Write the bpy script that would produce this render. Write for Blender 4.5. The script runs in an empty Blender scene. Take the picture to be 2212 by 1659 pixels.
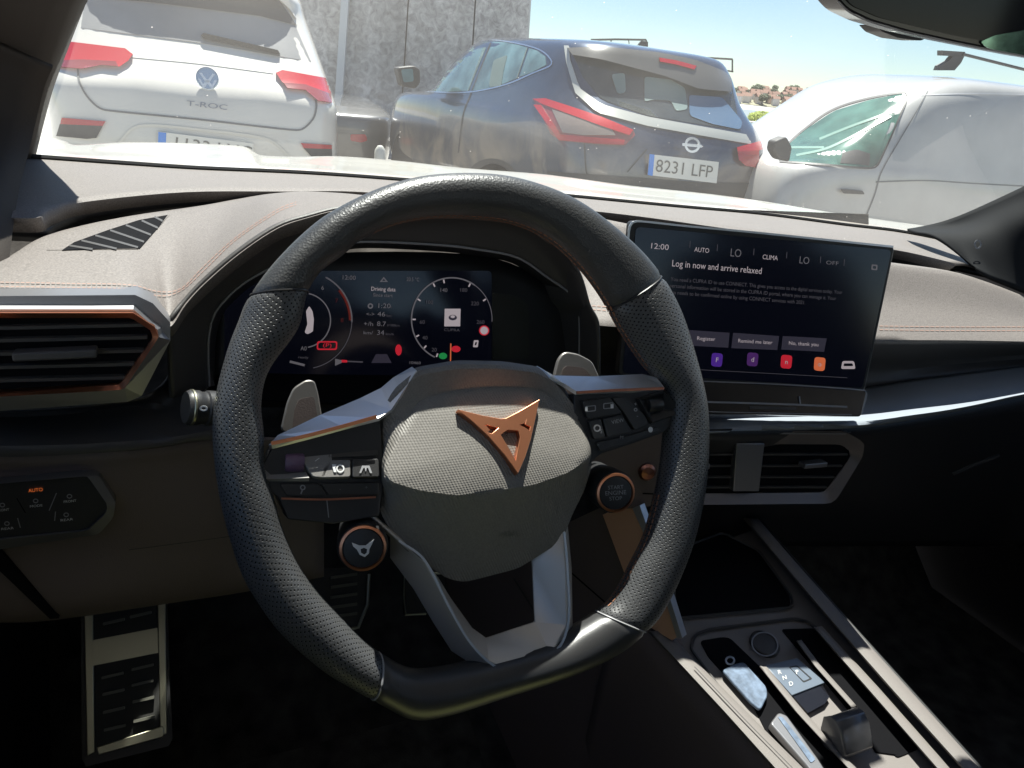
import bpy, bmesh, math, random
from mathutils import Vector, Matrix
from mathutils.bvhtree import BVHTree
random.seed(7)
R = math.radians
C = bpy.context.scene.collection
S = bpy.context.scene

# ------------------------------------------------------------------ camera
CAM = Vector((-0.19544, -0.41821, 0.23225))          # hub of the steering wheel is the origin
YAW, PITCH, ROLL = R(26), R(22.5), R(6.3)
Fw = Vector((math.sin(YAW)*math.cos(PITCH), math.cos(YAW)*math.cos(PITCH), -math.sin(PITCH)))
Rt0 = Fw.cross(Vector((0, 0, 1))).normalized(); Up0 = Rt0.cross(Fw)
Up = Up0*math.cos(ROLL) - Rt0*math.sin(ROLL); Rt = Rt0*math.cos(ROLL) + Up0*math.sin(ROLL)
FPX = 1598.0                                          # focal length for a 2212 px wide picture
cd = bpy.data.cameras.new('camera'); cam = bpy.data.objects.new('camera', cd); C.objects.link(cam)
cd.sensor_width = 36; cd.lens = FPX/2212*36; cd.clip_start = 0.02; cd.clip_end = 6000
m3 = Matrix((Rt, Up, -Fw)).transposed()
cam.matrix_world = Matrix.Translation(CAM) @ m3.to_4x4()
S.camera = cam

# ------------------------------------------------------------------ light
SUN_EL, SUN_AZ = R(68), R(17)                         # azimuth measured from +Y (ahead) towards +X
w = bpy.data.worlds.new('World'); S.world = w; w.use_nodes = True
nt = w.node_tree; bg = nt.nodes['Background']
sky = nt.nodes.new('ShaderNodeTexSky'); sky.sky_type = 'NISHITA'; sky.sun_disc = False
sky.sun_elevation = SUN_EL; sky.sun_rotation = SUN_AZ
sky.air_density = 1.0; sky.dust_density = 0.0; sky.ozone_density = 3.0
nt.links.new(sky.outputs[0], bg.inputs[0]); bg.inputs[1].default_value = 0.032
sl = bpy.data.lights.new('sun', 'SUN'); sl.energy = 3.5; sl.angle = R(0.5); sl.color = (1, .95, .87)
so = bpy.data.objects.new('sun', sl); C.objects.link(so)
sd = Vector((math.sin(SUN_AZ)*math.cos(SUN_EL), math.cos(SUN_AZ)*math.cos(SUN_EL), math.sin(SUN_EL)))
so.rotation_euler = sd.to_track_quat('Z', 'Y').to_euler()
S.view_settings.view_transform = 'Standard'; S.view_settings.look = 'None'
S.view_settings.exposure = 2.2; S.view_settings.gamma = 1
S.cycles.use_denoising = True
S.cycles.max_bounces = 10; S.cycles.transparent_max_bounces = 16

# ------------------------------------------------------------------ where things are
def ray(x, y): return (Fw + Rt*((x-1106)/FPX) - Up*((y-829.5)/FPX))
def aY(x, y, Y): r = ray(x, y); return CAM + r*((Y-CAM.y)/r.y)
def aX(x, y, X): r = ray(x, y); return CAM + r*((X-CAM.x)/r.x)
def aZ(x, y, Z): r = ray(x, y); return CAM + r*((Z-CAM.z)/r.z)
def aD(x, y, D): return CAM + ray(x, y)*D

class Fr:
    """a plane with axes u, v and normal n (towards the driver)"""
    def __init__(s, o, u, n):
        s.o = Vector(o); s.n = Vector(n).normalized(); s.u = (Vector(u) - s.n*Vector(u).dot(s.n)).normalized(); s.v = s.n.cross(s.u)
    def at(s, x, y, h=0.0):
        r = ray(x, y); o = s.o + s.n*h
        return CAM + r*((o-CAM).dot(s.n)/r.dot(s.n))
    def pt(s, a, b, h=0.0): return s.o + s.u*a + s.v*b + s.n*h
    def loc(s, p): d = p-s.o; return d.dot(s.u), d.dot(s.v)
class Hit:
    """points where the ray of the photograph meets a body"""
    def __init__(s, obs, back=None):
        v = []; f = []
        for (vv, ff) in obs:
            k = len(v); v += vv; f += [[i+k for i in q] for q in ff]
        s.t = BVHTree.FromPolygons(v, f)
    def at(s, x, y, h=0.0):
        r = ray(x, y).normalized()
        p, n, i, d = s.t.ray_cast(CAM, r)
        if p is None:
            best = None
            for k in range(1, 60):
                q = CAM + r*(0.1*k*k**.3)
                p2, n2, i2, d2 = s.t.find_nearest(q)
                if best is None or d2 < best[0]: best = (d2, p2, n2)
            p, n = best[1], best[2]
        return p - r*(h*1.4)

# ------------------------------------------------------------------ materials
def M(name, col, rough=.6, metal=0., bump=None, coat=0., var=0., spec=.5, emit=None, alpha=None, trans=0.):
    m = bpy.data.materials.new(name); m.use_nodes = True; t = m.node_tree; p = t.nodes['Principled BSDF']
    p.inputs['Base Color'].default_value = (*col, 1); p.inputs['Roughness'].default_value = rough
    p.inputs['Metallic'].default_value = metal; p.inputs['Specular IOR Level'].default_value = spec
    p.inputs['Coat Weight'].default_value = coat; p.inputs['Coat Roughness'].default_value = .05
    if trans: p.inputs['Transmission Weight'].default_value = trans
    if emit: p.inputs['Emission Color'].default_value = (*emit[0], 1); p.inputs['Emission Strength'].default_value = emit[1]
    tc = t.nodes.new('ShaderNodeTexCoord')
    if var:
        n = t.nodes.new('ShaderNodeTexNoise'); n.inputs['Scale'].default_value = var[0]; n.inputs['Detail'].default_value = 6
        t.links.new(tc.outputs['Object'], n.inputs['Vector'])
        r = t.nodes.new('ShaderNodeMapRange'); r.inputs[1].default_value = .3; r.inputs[2].default_value = .7
        r.inputs[3].default_value = 1-var[1]; r.inputs[4].default_value = 1+var[1]
        t.links.new(n.outputs['Fac'], r.inputs[0])
        h = t.nodes.new('ShaderNodeVectorMath'); h.operation = 'SCALE'; h.inputs[0].default_value = col
        t.links.new(r.outputs[0], h.inputs['Scale']); t.links.new(h.outputs[0], p.inputs['Base Color'])
    if bump:
        n = t.nodes.new('ShaderNodeTexNoise' if len(bump) < 3 or bump[2] == 'n' else 'ShaderNodeTexVoronoi'); n.inputs['Scale'].default_value = bump[0]
        if n.type == 'TEX_NOISE': n.inputs['Detail'].default_value = 3
        t.links.new(tc.outputs['Object'], n.inputs['Vector'])
        b = t.nodes.new('ShaderNodeBump'); b.inputs['Strength'].default_value = bump[1]; b.inputs['Distance'].default_value = bump[3] if len(bump) > 3 else .0005
        t.links.new(n.outputs[0], b.inputs['Height']); t.links.new(b.outputs[0], p.inputs['Normal'])
    return m
K = {}
K['pad'] = M('grained_dash_skin', (.142, .127, .118), .6, bump=(900, .5), var=(700, .32), spec=.35)
K['dark'] = M('dark_trim_plastic', (.050, .047, .045), .5, bump=(900, .25), spec=.35)
K['black'] = M('black_plastic', (.02, .02, .021), .42, spec=.4, bump=(700, .15))
K['void'] = M('unlit_black', (.004, .004, .005), .9, spec=.1)
K['gloss'] = M('gloss_black', (.008, .008, .010), .12, spec=.5)
K['carpet'] = M('black_carpet', (.045, .043, .040), .95, bump=(400, .9), spec=.1, var=(30, .5))
K['leather'] = M('black_leather', (.036, .037, .038), .40, bump=(650, .5, 'v', .0004), spec=.5, var=(12, .25))
K['brown'] = M('brown_grey_plastic', (.115, .092, .086), .6, bump=(900, .3), spec=.25)
K['copper'] = M('copper_trim', (.80, .34, .19), .3, 1)
K['copperdark'] = M('dark_copper_trim', (.40, .17, .11), .35, 1)
K['silver'] = M('satin_silver', (.66, .66, .68), .36, 1)
K['satin'] = M('satin_dark_silver', (.24, .24, .25), .38, .8, bump=(800, .1))
K['stitch'] = M('copper_thread', (.24, .11, .06), .7)
K['stitchpad'] = M('pad_thread', (.26, .155, .12), .8)
K['bronze'] = M('bronze_grey_trim', (.15, .13, .12), .42, .5, bump=(900, .1))
K['band'] = M('blue_grey_satin_band', (.21, .235, .27), .6, 0, bump=(900, .1))  # blue-grey base colour stands in for sky reflected on the ledge
K['white'] = M('white_print', (.55, .55, .55), .5)
K['grey'] = M('grey_print', (.22, .22, .23), .5)
K['olive'] = M('olive_steel', (.36, .35, .26), .36, 1, bump=(60, .15))  # steel with an even olive tint
K['rubber'] = M('pedal_rubber', (.02, .02, .018), .7)
def L(name, col, s): return M(name, (0, 0, 0), .4, emit=(col, s))
K['txt'] = L('screen_white_light', (.78, .68, .72), .09); K['txt2'] = L('screen_grey_light', (.55, .52, .58), .035)
K['txtdim'] = L('screen_dim_light', (.45, .42, .5), .022)
K['red'] = L('screen_red_light', (1, .03, .06), .09); K['green'] = L('screen_green_light', (.05, .8, .2), .05)
K['orange'] = L('screen_orange_light', (1, .22, .08), .11); K['purple'] = L('screen_purple_light', (.22, .06, .8), .05)
K['purple2'] = L('screen_violet_light', (.3, .08, .55), .035); K['btn'] = L('screen_button_light', (.3, .27, .42), .016)
K['scr'] = M('screen_glass', (.004, .004, .007), .14, emit=((.10, .13, .35), .0018), spec=.5)
K['ambergl'] = L('amber_symbol_light', (1, .22, .05), .10)

# ------------------------------------------------------------------ objects
WL = {}
def wl(o): return WL.get(o.name, Vector((0, 0, 0))) if o else Vector((0, 0, 0))
def thing(name, label, cat, loc, group=None):
    o = bpy.data.objects.new(name, None); C.objects.link(o); o.location = loc; o.empty_display_size = .05
    WL[o.name] = Vector(loc); o['label'] = label; o['category'] = cat
    if group: o['group'] = group
    return o
def mk(name, v, f, mat, parent=None, smooth=True, solid=0, bevel=0, face=True, sub=0, label=None, uv=None, kind=None, sharp=None, cat=None, group=None, off=-1):
    base = wl(parent) if parent else Vector((0, 0, 0))
    v = [Vector(p) for p in v]
    if not parent and not kind:
        base = sum(v, Vector())/len(v); base.z = min(p.z for p in v)
    me = bpy.data.meshes.new(name); me.from_pydata([p-base for p in v], [], f); me.validate()
    o = bpy.data.objects.new(name, me); C.objects.link(o)
    if parent: o.parent = parent; WL[o.name] = base
    else: o.location = base; WL[o.name] = base
    bm = bmesh.new(); bm.from_mesh(me)
    if face:          # open sheet: turn it to the camera
        s = 0
        bm.normal_update()
        for q in bm.faces: s += q.normal.dot(CAM-base-q.calc_center_median())*q.calc_area()
        if s < 0: bmesh.ops.reverse_faces(bm, faces=bm.faces[:])
    else:
        bmesh.ops.recalc_face_normals(bm, faces=bm.faces[:])
    bm.to_mesh(me); bm.free()
    if uv is not None:
        ul = me.uv_layers.new(name='UVMap')
        for lp in me.loops: ul.data[lp.index].uv = uv[lp.vertex_index]
    me.materials.append(mat)
    if smooth:
        me.polygons.foreach_set('use_smooth', [True]*len(me.polygons))
        me.set_sharp_from_angle(angle=R(sharp if sharp else 40))
    if solid: d = o.modifiers.new('thickness', 'SOLIDIFY'); d.thickness = solid; d.offset = off
    if bevel: d = o.modifiers.new('bevel', 'BEVEL'); d.width = bevel; d.segments = 2; d.limit_method = 'ANGLE'; d.angle_limit = R(40)
    if sub: d = o.modifiers.new('sub', 'SUBSURF'); d.levels = sub; d.render_levels = sub
    if label: o['label'] = label
    if kind: o['kind'] = kind
    if cat: o['category'] = cat
    if group: o['group'] = group
    return o
def cr(P, n, closed=False):
    """Catmull-Rom resample of points (tuples or Vectors) to n points evenly by parameter length"""
    P = [Vector(p) for p in P]; N = len(P)
    if N == 2: return [P[0].lerp(P[1], i/(n-1)) for i in range(n)]
    out = []; segs = N if closed else N-1
    def g(i): return P[i % N] if closed else (P[i] if 0 <= i < N else (P[0]*2-P[1] if i < 0 else P[-1]*2-P[-2]))
    dense = []
    for s in range(segs):
        a, b, c, d = g(s-1), g(s), g(s+1), g(s+2)
        # centripetal-like damping against overshoot
        t1 = (c-a)*.5; t2 = (d-b)*.5; Ls = (c-b).length
        if t1.length > Ls*1.2 and t1.length > 0: t1 = t1*(Ls*1.2/t1.length)
        if t2.length > Ls*1.2 and t2.length > 0: t2 = t2*(Ls*1.2/t2.length)
        for k in range(12):
            t = k/12
            dense.append(b*(2*t**3-3*t*t+1)+t1*(t**3-2*t*t+t)+c*(-2*t**3+3*t*t)+t2*(t**3-t*t))
    dense.append(P[0] if closed else P[-1])
    return lin(dense, n, closed)
def lin(P, n, closed=False):
    P = [Vector(p) for p in P]
    Ls = [0]
    for a, b in zip(P, P[1:]): Ls.append(Ls[-1]+(b-a).length)
    T = Ls[-1]; out = []; j = 0
    for i in range(n):
        t = T*i/(n if closed else n-1)
        while j < len(P)-2 and Ls[j+1] < t: j += 1
        q = (t-Ls[j])/max(1e-12, Ls[j+1]-Ls[j]); out.append(P[j].lerp(P[j+1], min(1, max(0, q))))
    return out
def gridf(r, c, wrap=False):
    return [[i*c+j, i*c+(j+1) % c, (i+1)*c+(j+1) % c, (i+1)*c+j] for i in range(r-1) for j in range(c if wrap else c-1)]
def loft(name, rows, mat, parent, n=40, cross=0, smoothrows=True, solid=.003, **k):
    """rows: polylines of 3-D points; all resampled to n points; cross>0 resamples across too"""
    rr = [(cr if smoothrows else lin)(r, n) for r in rows]
    if cross:
        cols = [cr([r[j] for r in rr], cross) for j in range(n)]
        rr = [[cols[j][i] for j in range(n)] for i in range(cross)]
    v = [p for r in rr for p in r]
    return mk(name, v, gridf(len(rr), n), mat, parent, solid=solid, **k)
def loft_idx(name, rows, mat, parent, m=6, cross=10, solid=.003, **k):
    """rows with equal counts: point i of each row corresponds; smooth along rows"""
    n = (len(rows[0])-1)*m+1
    rr = []
    for r in rows:
        P = [Vector(p) for p in r]; o = []
        def g(i): return P[i] if 0 <= i < len(P) else (P[0]*2-P[1] if i < 0 else P[-1]*2-P[-2])
        for s in range(len(P)-1):
            a, b, c, d = g(s-1), g(s), g(s+1), g(s+2)
            Ls = (c-b).length; t1 = (c-a)*.5; t2 = (d-b)*.5
            if t1.length > Ls*1.2: t1 = t1*(Ls*1.2/t1.length)
            if t2.length > Ls*1.2: t2 = t2*(Ls*1.2/t2.length)
            for q in range(m):
                t = q/m; o.append(b*(2*t**3-3*t*t+1)+t1*(t**3-2*t*t+t)+c*(-2*t**3+3*t*t)+t2*(t**3-t*t))
        o.append(P[-1]); rr.append(o)
    if cross and cross > len(rr):
        cols = [cr([r[j] for r in rr], cross) for j in range(n)]
        rr = [[cols[j][i] for j in range(n)] for i in range(cross)]
    v = [p for r in rr for p in r]
    return mk(name, v, gridf(len(rr), n), mat, parent, solid=solid, **k)
def patch(name, sf, top, bot, mat, parent, n=16, m=6, h=.002, solid=.0, curve=False, **k):
    """sheet laid on a surface: pixel rows from 'top' to 'bot'"""
    f = cr if curve else lin
    a = f([(x, y, 0) for x, y in top], n); b = f([(x, y, 0) for x, y in bot], n)
    v = []
    for i in range(m):
        t = i/(m-1)
        for j in range(n): p = a[j].lerp(b[j], t); v.append((p.x, p.y))
    if isinstance(sf, Hit): return sheet(name, sf, v, gridf(m, n), mat, parent, h, **k)
    v = [sf.at(x, y, h) for x, y in v]
    return mk(name, v, gridf(m, n), mat, parent, solid=solid, **k)
def plate(name, sf, px, mat, parent, h=.0, t=.002, bevel=0, **k):
    """solid plate with a traced outline: front face at height h, thickness t"""
    if isinstance(sf, Hit): return skin(name, sf, px, mat, parent, h=h, t=t, **k)
    if isinstance(px[0], Vector): top = [p+sf.n*h for p in px]
    else: top = [sf.at(x, y, h) for x, y in px]
    N = len(top)
    if isinstance(sf, Fr): nn = [sf.n]*N
    else: nn = [(CAM-p).normalized() for p in top]
    v = top+[p-q*t for p, q in zip(top, nn)]
    f = [list(range(N)), list(range(2*N-1, N-1, -1))]+[[i, i+N, (i+1) % N+N, (i+1) % N] for i in range(N)]
    return mk(name, v, f, mat, parent, face=False, bevel=bevel, sharp=30, **k)
def skin(name, sf, px, mat, parent, h=.0, t=.002, step=None, **k):
    """outline laid on a curved body: cut into small cells so that it follows the surface"""
    bm = bmesh.new(); bm.faces.new([bm.verts.new((x, y, 0)) for x, y in px])
    xs = [p[0] for p in px]; ys = [p[1] for p in px]
    st_ = step or max(2., max(max(xs)-min(xs), max(ys)-min(ys))/36)
    for ax, lo, hi in ((0, min(xs), max(xs)), (1, min(ys), max(ys))):
        q = lo+st_
        while q < hi:
            co = Vector((q, 0, 0)) if ax == 0 else Vector((0, q, 0)); no_ = Vector((1, 0, 0)) if ax == 0 else Vector((0, 1, 0))
            bmesh.ops.bisect_plane(bm, geom=bm.verts[:]+bm.edges[:]+bm.faces[:], plane_co=co, plane_no=no_, dist=1e-4); q += st_
    bmesh.ops.triangulate(bm, faces=[f for f in bm.faces if len(f.verts) > 4])
    bm.verts.index_update(); bm.verts.ensure_lookup_table()
    P_ = [(q.co.x, q.co.y) for q in bm.verts]; f = [[w_.index for w_ in q.verts] for q in bm.faces]; bm.free()
    return sheet(name, sf, P_, f, mat, parent, h, **k)
def sheet(name, sf, P_, f, mat, parent, h, **k):
    """raised piece lying on a body: front at height h, walls running back to the body"""
    n = len(P_); v = [sf.at(x, y, h) for x, y in P_]+[sf.at(x, y, -.002) for x, y in P_]; cnt = {}
    for q in f:
        for a, b in zip(q, q[1:]+q[:1]): cnt[(a, b)] = 1
    w_ = [[a, b, b+n, a+n] for (a, b) in cnt if (b, a) not in cnt]
    return mk(name, v, f+w_, mat, parent, **k)
def rnd(px, r=6, n=4):
    """round the corners of a pixel polygon"""
    P = [Vector((x, y)) for x, y in px]; out = []
    for i, p in enumerate(P):
        a = P[i-1]-p; b = P[(i+1) % len(P)]-p
        q = min(r, a.length*.45, b.length*.45); A = p+a.normalized()*q; B = p+b.normalized()*q
        for k in range(n+1):
            t = k/n; s = A*(1-t)**2+p*2*t*(1-t)+B*t*t; out.append((s.x, s.y))
    return out
def frame_ring(name, sf, outer, inner, mat, parent, h=.0, h2=None, t=.004, depth_in=0., bevel=0, **k):
    """ring between two pixel polygons with equal count"""
    n = 96
    o = lin([(x, y, 0) for x, y in outer+outer[:1]], n, True); i = lin([(x, y, 0) for x, y in inner+inner[:1]], n, True)
    h2 = h if h2 is None else h2
    A = [sf.at(p.x, p.y, h) for p in o]; B = [sf.at(p.x, p.y, h2) for p in i]
    nn = sf.n if isinstance(sf, Fr) else (CAM-A[0]).normalized()
    v = A+B+[p-nn*t for p in B]+[p-nn*t for p in A]
    f = [[r*n+j, r*n+(j+1) % n, ((r+1) % 4)*n+(j+1) % n, ((r+1) % 4)*n+j] for r in range(4) for j in range(n)]
    return mk(name, v, f, mat, parent, face=False, sharp=30, bevel=bevel, **k)
def tube(name, pts, r, mat, parent, seg=8, closed=False, n=None, flat=None, **k):
    P = cr(pts, n, closed) if n else [Vector(p) for p in pts]
    N = len(P); v = []
    for i, p in enumerate(P):
        a = P[(i-1) % N] if closed or i else P[0]; b = P[(i+1) % N] if closed or i < N-1 else P[-1]
        t = (b-a).normalized(); up = Vector((0, 0, 1)) if abs(t.z) < .95 else Vector((0, 1, 0))
        x = t.cross(up).normalized(); y = x.cross(t)
        rr = r[i] if isinstance(r, (list, tuple)) else r
        for s in range(seg):
            q = 2*math.pi*s/seg; v.append(p+x*math.cos(q)*rr+y*math.sin(q)*rr)
    f = gridf(N, seg, True)
    if closed: f += [[(N-1)*seg+j, (N-1)*seg+(j+1) % seg, (j+1) % seg, j] for j in range(seg)]
    else: f += [list(range(seg)), list(range(N*seg-1, (N-1)*seg-1, -1))]
    return mk(name, v, f, mat, parent, face=False, **k)
def ribbon(name, sf, px, wpx, mat, parent, h=.001, n=None, dash=None, **k):
    """thin raised line drawn on a surface; dash=(on, period) in pixels"""
    P = cr([(x, y, 0) for x, y in px], n or max(8, len(px)*8)); v = []; f = []
    D = 0; Ls = [0]
    for a, b in zip(P, P[1:]): Ls.append(Ls[-1]+(b-a).length)
    def q(s):
        for i in range(len(P)-1):
            if Ls[i+1] >= s or i == len(P)-2:
                t = (s-Ls[i])/max(1e-9, Ls[i+1]-Ls[i]); return P[i].lerp(P[i+1], t), (P[i+1]-P[i]).normalized()
    if dash:
        segs = []; s = 0
        while s < Ls[-1]: segs.append((s, min(Ls[-1], s+dash[0]))); s += dash[1]
    else: segs = [(Ls[i], Ls[i+1]) for i in range(len(P)-1)]
    for a, b in segs:
        k0 = len(v)
        for s in (a, b):
            p, d = q(s); nx, ny = -d.y, d.x
            for sg in (-.5, .5): v.append(sf.at(p.x+nx*wpx*sg, p.y+ny*wpx*sg, h))
        f.append([k0, k0+1, k0+3, k0+2])
    return mk(name, v, f, mat, parent, smooth=False, **k)
def shape(name, sf, loops, mat, parent, h=.001, depth=.0004, bevel=0, px=True, **k):
    """filled outline with holes (even-odd), extruded, built on a plane frame"""
    cu = bpy.data.curves.new('tmp', 'CURVE'); cu.dimensions = '2D'; cu.fill_mode = 'BOTH'
    SC = 100.0
    for lp in loops:
        sp = cu.splines.new('POLY'); sp.points.add(len(lp)-1); sp.use_cyclic_u = True
        for i, q in enumerate(lp):
            a, b = sf.loc(sf.at(q[0], q[1], h)) if px else q
            sp.points[i].co = (a*SC, b*SC, 0, 1)
    cu.extrude = depth*SC/2; cu.bevel_depth = bevel*SC; cu.bevel_resolution = 1
    ob = bpy.data.objects.new('tmp', cu); C.objects.link(ob)
    dg = bpy.context.evaluated_depsgraph_get(); me = bpy.data.meshes.new_from_object(ob.evaluated_get(dg))
    v = [sf.pt(q.co.x/SC, q.co.y/SC, h+q.co.z/SC+depth/2) for q in me.vertices]; f = [list(p.vertices) for p in me.polygons]
    bpy.data.objects.remove(ob); bpy.data.meshes.remove(me)
    return mk(name, v, f, mat, parent, face=False, sharp=30, **k)
def text(name, sf, s, x, y, hpx, mat, parent, d=(1, .1), h=.0012, align='LEFT', wpx=None, **k):
    """lettering: x, y is the pixel of the text's left (or centre) at mid height, hpx its cap height in pixels"""
    cu = bpy.data.curves.new('tmp', 'FONT'); cu.body = s; cu.align_x = align; cu.align_y = 'CENTER'; cu.resolution_u = 3; cu.size = 1
    ob = bpy.data.objects.new('tmp', cu); C.objects.link(ob)
    dg = bpy.context.evaluated_depsgraph_get(); me = bpy.data.meshes.new_from_object(ob.evaluated_get(dg))
    L_ = math.hypot(*d); dx, dy = d[0]/L_, d[1]/L_; o = sf.at(x, y, h)
    U = sf.at(x+dx*20, y+dy*20, h)-o; sc = hpx/.69
    W = sf.at(x+dy*20, y-dx*20, h)-o
    u = U/20*sc; v_ = W/20*sc
    if wpx:
        xs = [q.co.x for q in me.vertices]; u = U/20*(wpx/max(1e-6, max(xs)-min(xs)))
    v = [o+u*q.co.x+v_*q.co.y for q in me.vertices]; f = [list(p.vertices) for p in me.polygons]
    bpy.data.objects.remove(ob); bpy.data.meshes.remove(me)
    return mk(name, v, f, mat, parent, smooth=False, **k)
def ell(cx, cy, rx, ry, n=32, a0=0, a1=360, rot=0):
    o = []
    for i in range(n):
        t = R(a0+(a1-a0)*i/(n if a1-a0 == 360 else n-1)); X = rx*math.cos(t); Y = ry*math.sin(t); c, s = math.cos(R(rot)), math.sin(R(rot))
        o.append((cx+X*c-Y*s, cy+X*s+Y*c))
    return o
def box(name, c, u, v, n, sx, sy, sz, mat, parent=None, bevel=0, **k):
    c = Vector(c); P = []
    for a in (-1, 1):
        for b in (-1, 1):
            for e in (-1, 1): P.append(c+u*(a*sx/2)+v*(b*sy/2)+n*(e*sz/2))
    f = [[0, 1, 3, 2], [4, 6, 7, 5], [0, 4, 5, 1], [2, 3, 7, 6], [0, 2, 6, 4], [1, 5, 7, 3]]
    return mk(name, P, f, mat, parent, face=False, smooth=False, bevel=bevel, **k)
def lathe(name, o, ax, prof, mat, parent, seg=40, **k):
    ax = Vector(ax).normalized(); x = ax.orthogonal().normalized(); y = ax.cross(x); v = []
    for r, z in prof:
        for i in range(seg): t = 2*math.pi*i/seg; v.append(Vector(o)+ax*z+x*(r*math.cos(t))+y*(r*math.sin(t)))
    f = gridf(len(prof), seg, True)
    if prof[0][0] > 1e-5: f.append(list(range(seg)))
    if prof[-1][0] > 1e-5: f.append(list(range(len(prof)*seg-1, (len(prof)-1)*seg-1, -1)))
    return mk(name, v, f, mat, parent, face=False, sharp=35, **k)
X3, Y3, Z3 = Vector((1, 0, 0)), Vector((0, 1, 0)), Vector((0, 0, 1))
# ================================================================== STEERING WHEEL
RK = R(25)
WN = Vector((0, -math.cos(RK), math.sin(RK)))
WF = Fr((0, 0, 0), X3, WN)
sw = thing('steering_wheel', 'black leather flat bottomed steering wheel with copper emblem, in front of the driver', 'steering wheel', (0, 0, 0))
RIM = [((1010,375),(1005,470)),((1110,385),(1097,480)),((1220,422),(1176,512)),((1310,480),(1245,570)),((1397,560),(1298,640)),
 ((1457,650),(1340,715)),((1495,760),(1388,785)),((1518,870),(1440,850)),((1523,965),(1436,960)),((1516,1060),(1424,1042)),
 ((1496,1155),(1397,1150)),((1466,1240),(1368,1212)),((1434,1305),(1335,1275)),((1402,1350),(1303,1312)),((1335,1408),(1240,1352)),((1227,1458),(1180,1385)),
 ((1077,1507),(1057,1418)),((960,1544),(955,1440)),((888,1552),(890,1443)),((828,1525),(840,1420)),((750,1482),(790,1385)),
 ((690,1445),(736,1330)),((610,1375),(682,1270)),((558,1307),(643,1212)),((518,1235),(613,1145)),((485,1130),(592,1070)),
 ((465,1030),(572,1005)),((457,930),(572,940)),((465,850),(566,870)),((488,760),(583,800)),((512,695),(645,712)),
 ((532,648),(664,640)),((582,577),(692,590)),((651,505),(742,552)),((713,458),(780,520)),((807,411),(850,487)),((901,383),(925,472))]
NR = 260
_o = cr([(a[0], a[1], 0) for a, b in RIM], NR, True)
# keep inner and outer in step: resample by station index
def station(P, n):
    N = len(P); out = []
    for i in range(n):
        s = i*N/n; k = int(s); t = s-k
        a, b, c, d = [Vector((*P[(k+q) % N], 0)) for q in (-1, 0, 1, 2)]
        t1 = (c-a)*.5; t2 = (d-b)*.5; L_ = (c-b).length
        for T_ in (t1, t2):
            if T_.length > L_*1.3: T_ *= L_*1.3/T_.length
        out.append(b*(2*t**3-3*t*t+1)+t1*(t**3-2*t*t+t)+c*(-2*t**3+3*t*t)+t2*(t**3-t*t))
    return out
RO = station([a for a, b in RIM], NR); RI = station([b for a, b in RIM], NR)
SEG = 28
ring = []; cen = []; arc = [0]
for i in range(NR):
    a = WF.at(RO[i].x, RO[i].y); b = WF.at(RI[i].x, RI[i].y); c = (a+b)/2; hw = (a-b).length/2*.97; rd = (a-b).normalized()
    cen.append((c, rd, hw))
def rim_part(name, i0, i1, mat, scale=1.0, cap=True, label=None, nrange=None):
    v = []; uv = []; n = 0; s = 0; prev = None
    idx = list(range(i0, i1+1))
    for k, i in enumerate(idx):
        c, rd, hw = cen[i % NR]
        if prev: s += (c-prev).length
        prev = c
        e = 1 if k not in (0, len(idx)-1) else .93     # the seam sinks a little at both ends
        for j in range(SEG+1):
            t = 2*math.pi*j/SEG; dd = .0165
            ct, st = math.cos(t), math.sin(t)
            x = math.copysign(abs(ct)**.92, ct)*hw*scale*e; z = math.copysign(abs(st)**.92, st)*dd*scale*e
            v.append(c+rd*x+WN*z); uv.append((s, j/SEG*(2*math.pi*.016)))
    m = len(idx); W = SEG+1
    f = [[r*W+j, r*W+j+1, (r+1)*W+j+1, (r+1)*W+j] for r in range(m-1) for j in range(SEG)]
    f += [list(range(SEG)), [(m-1)*W+j for j in range(SEG-1, -1, -1)]]
    return mk(name, v, f, mat, sw, face=False, uv=uv, label=label)
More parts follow.
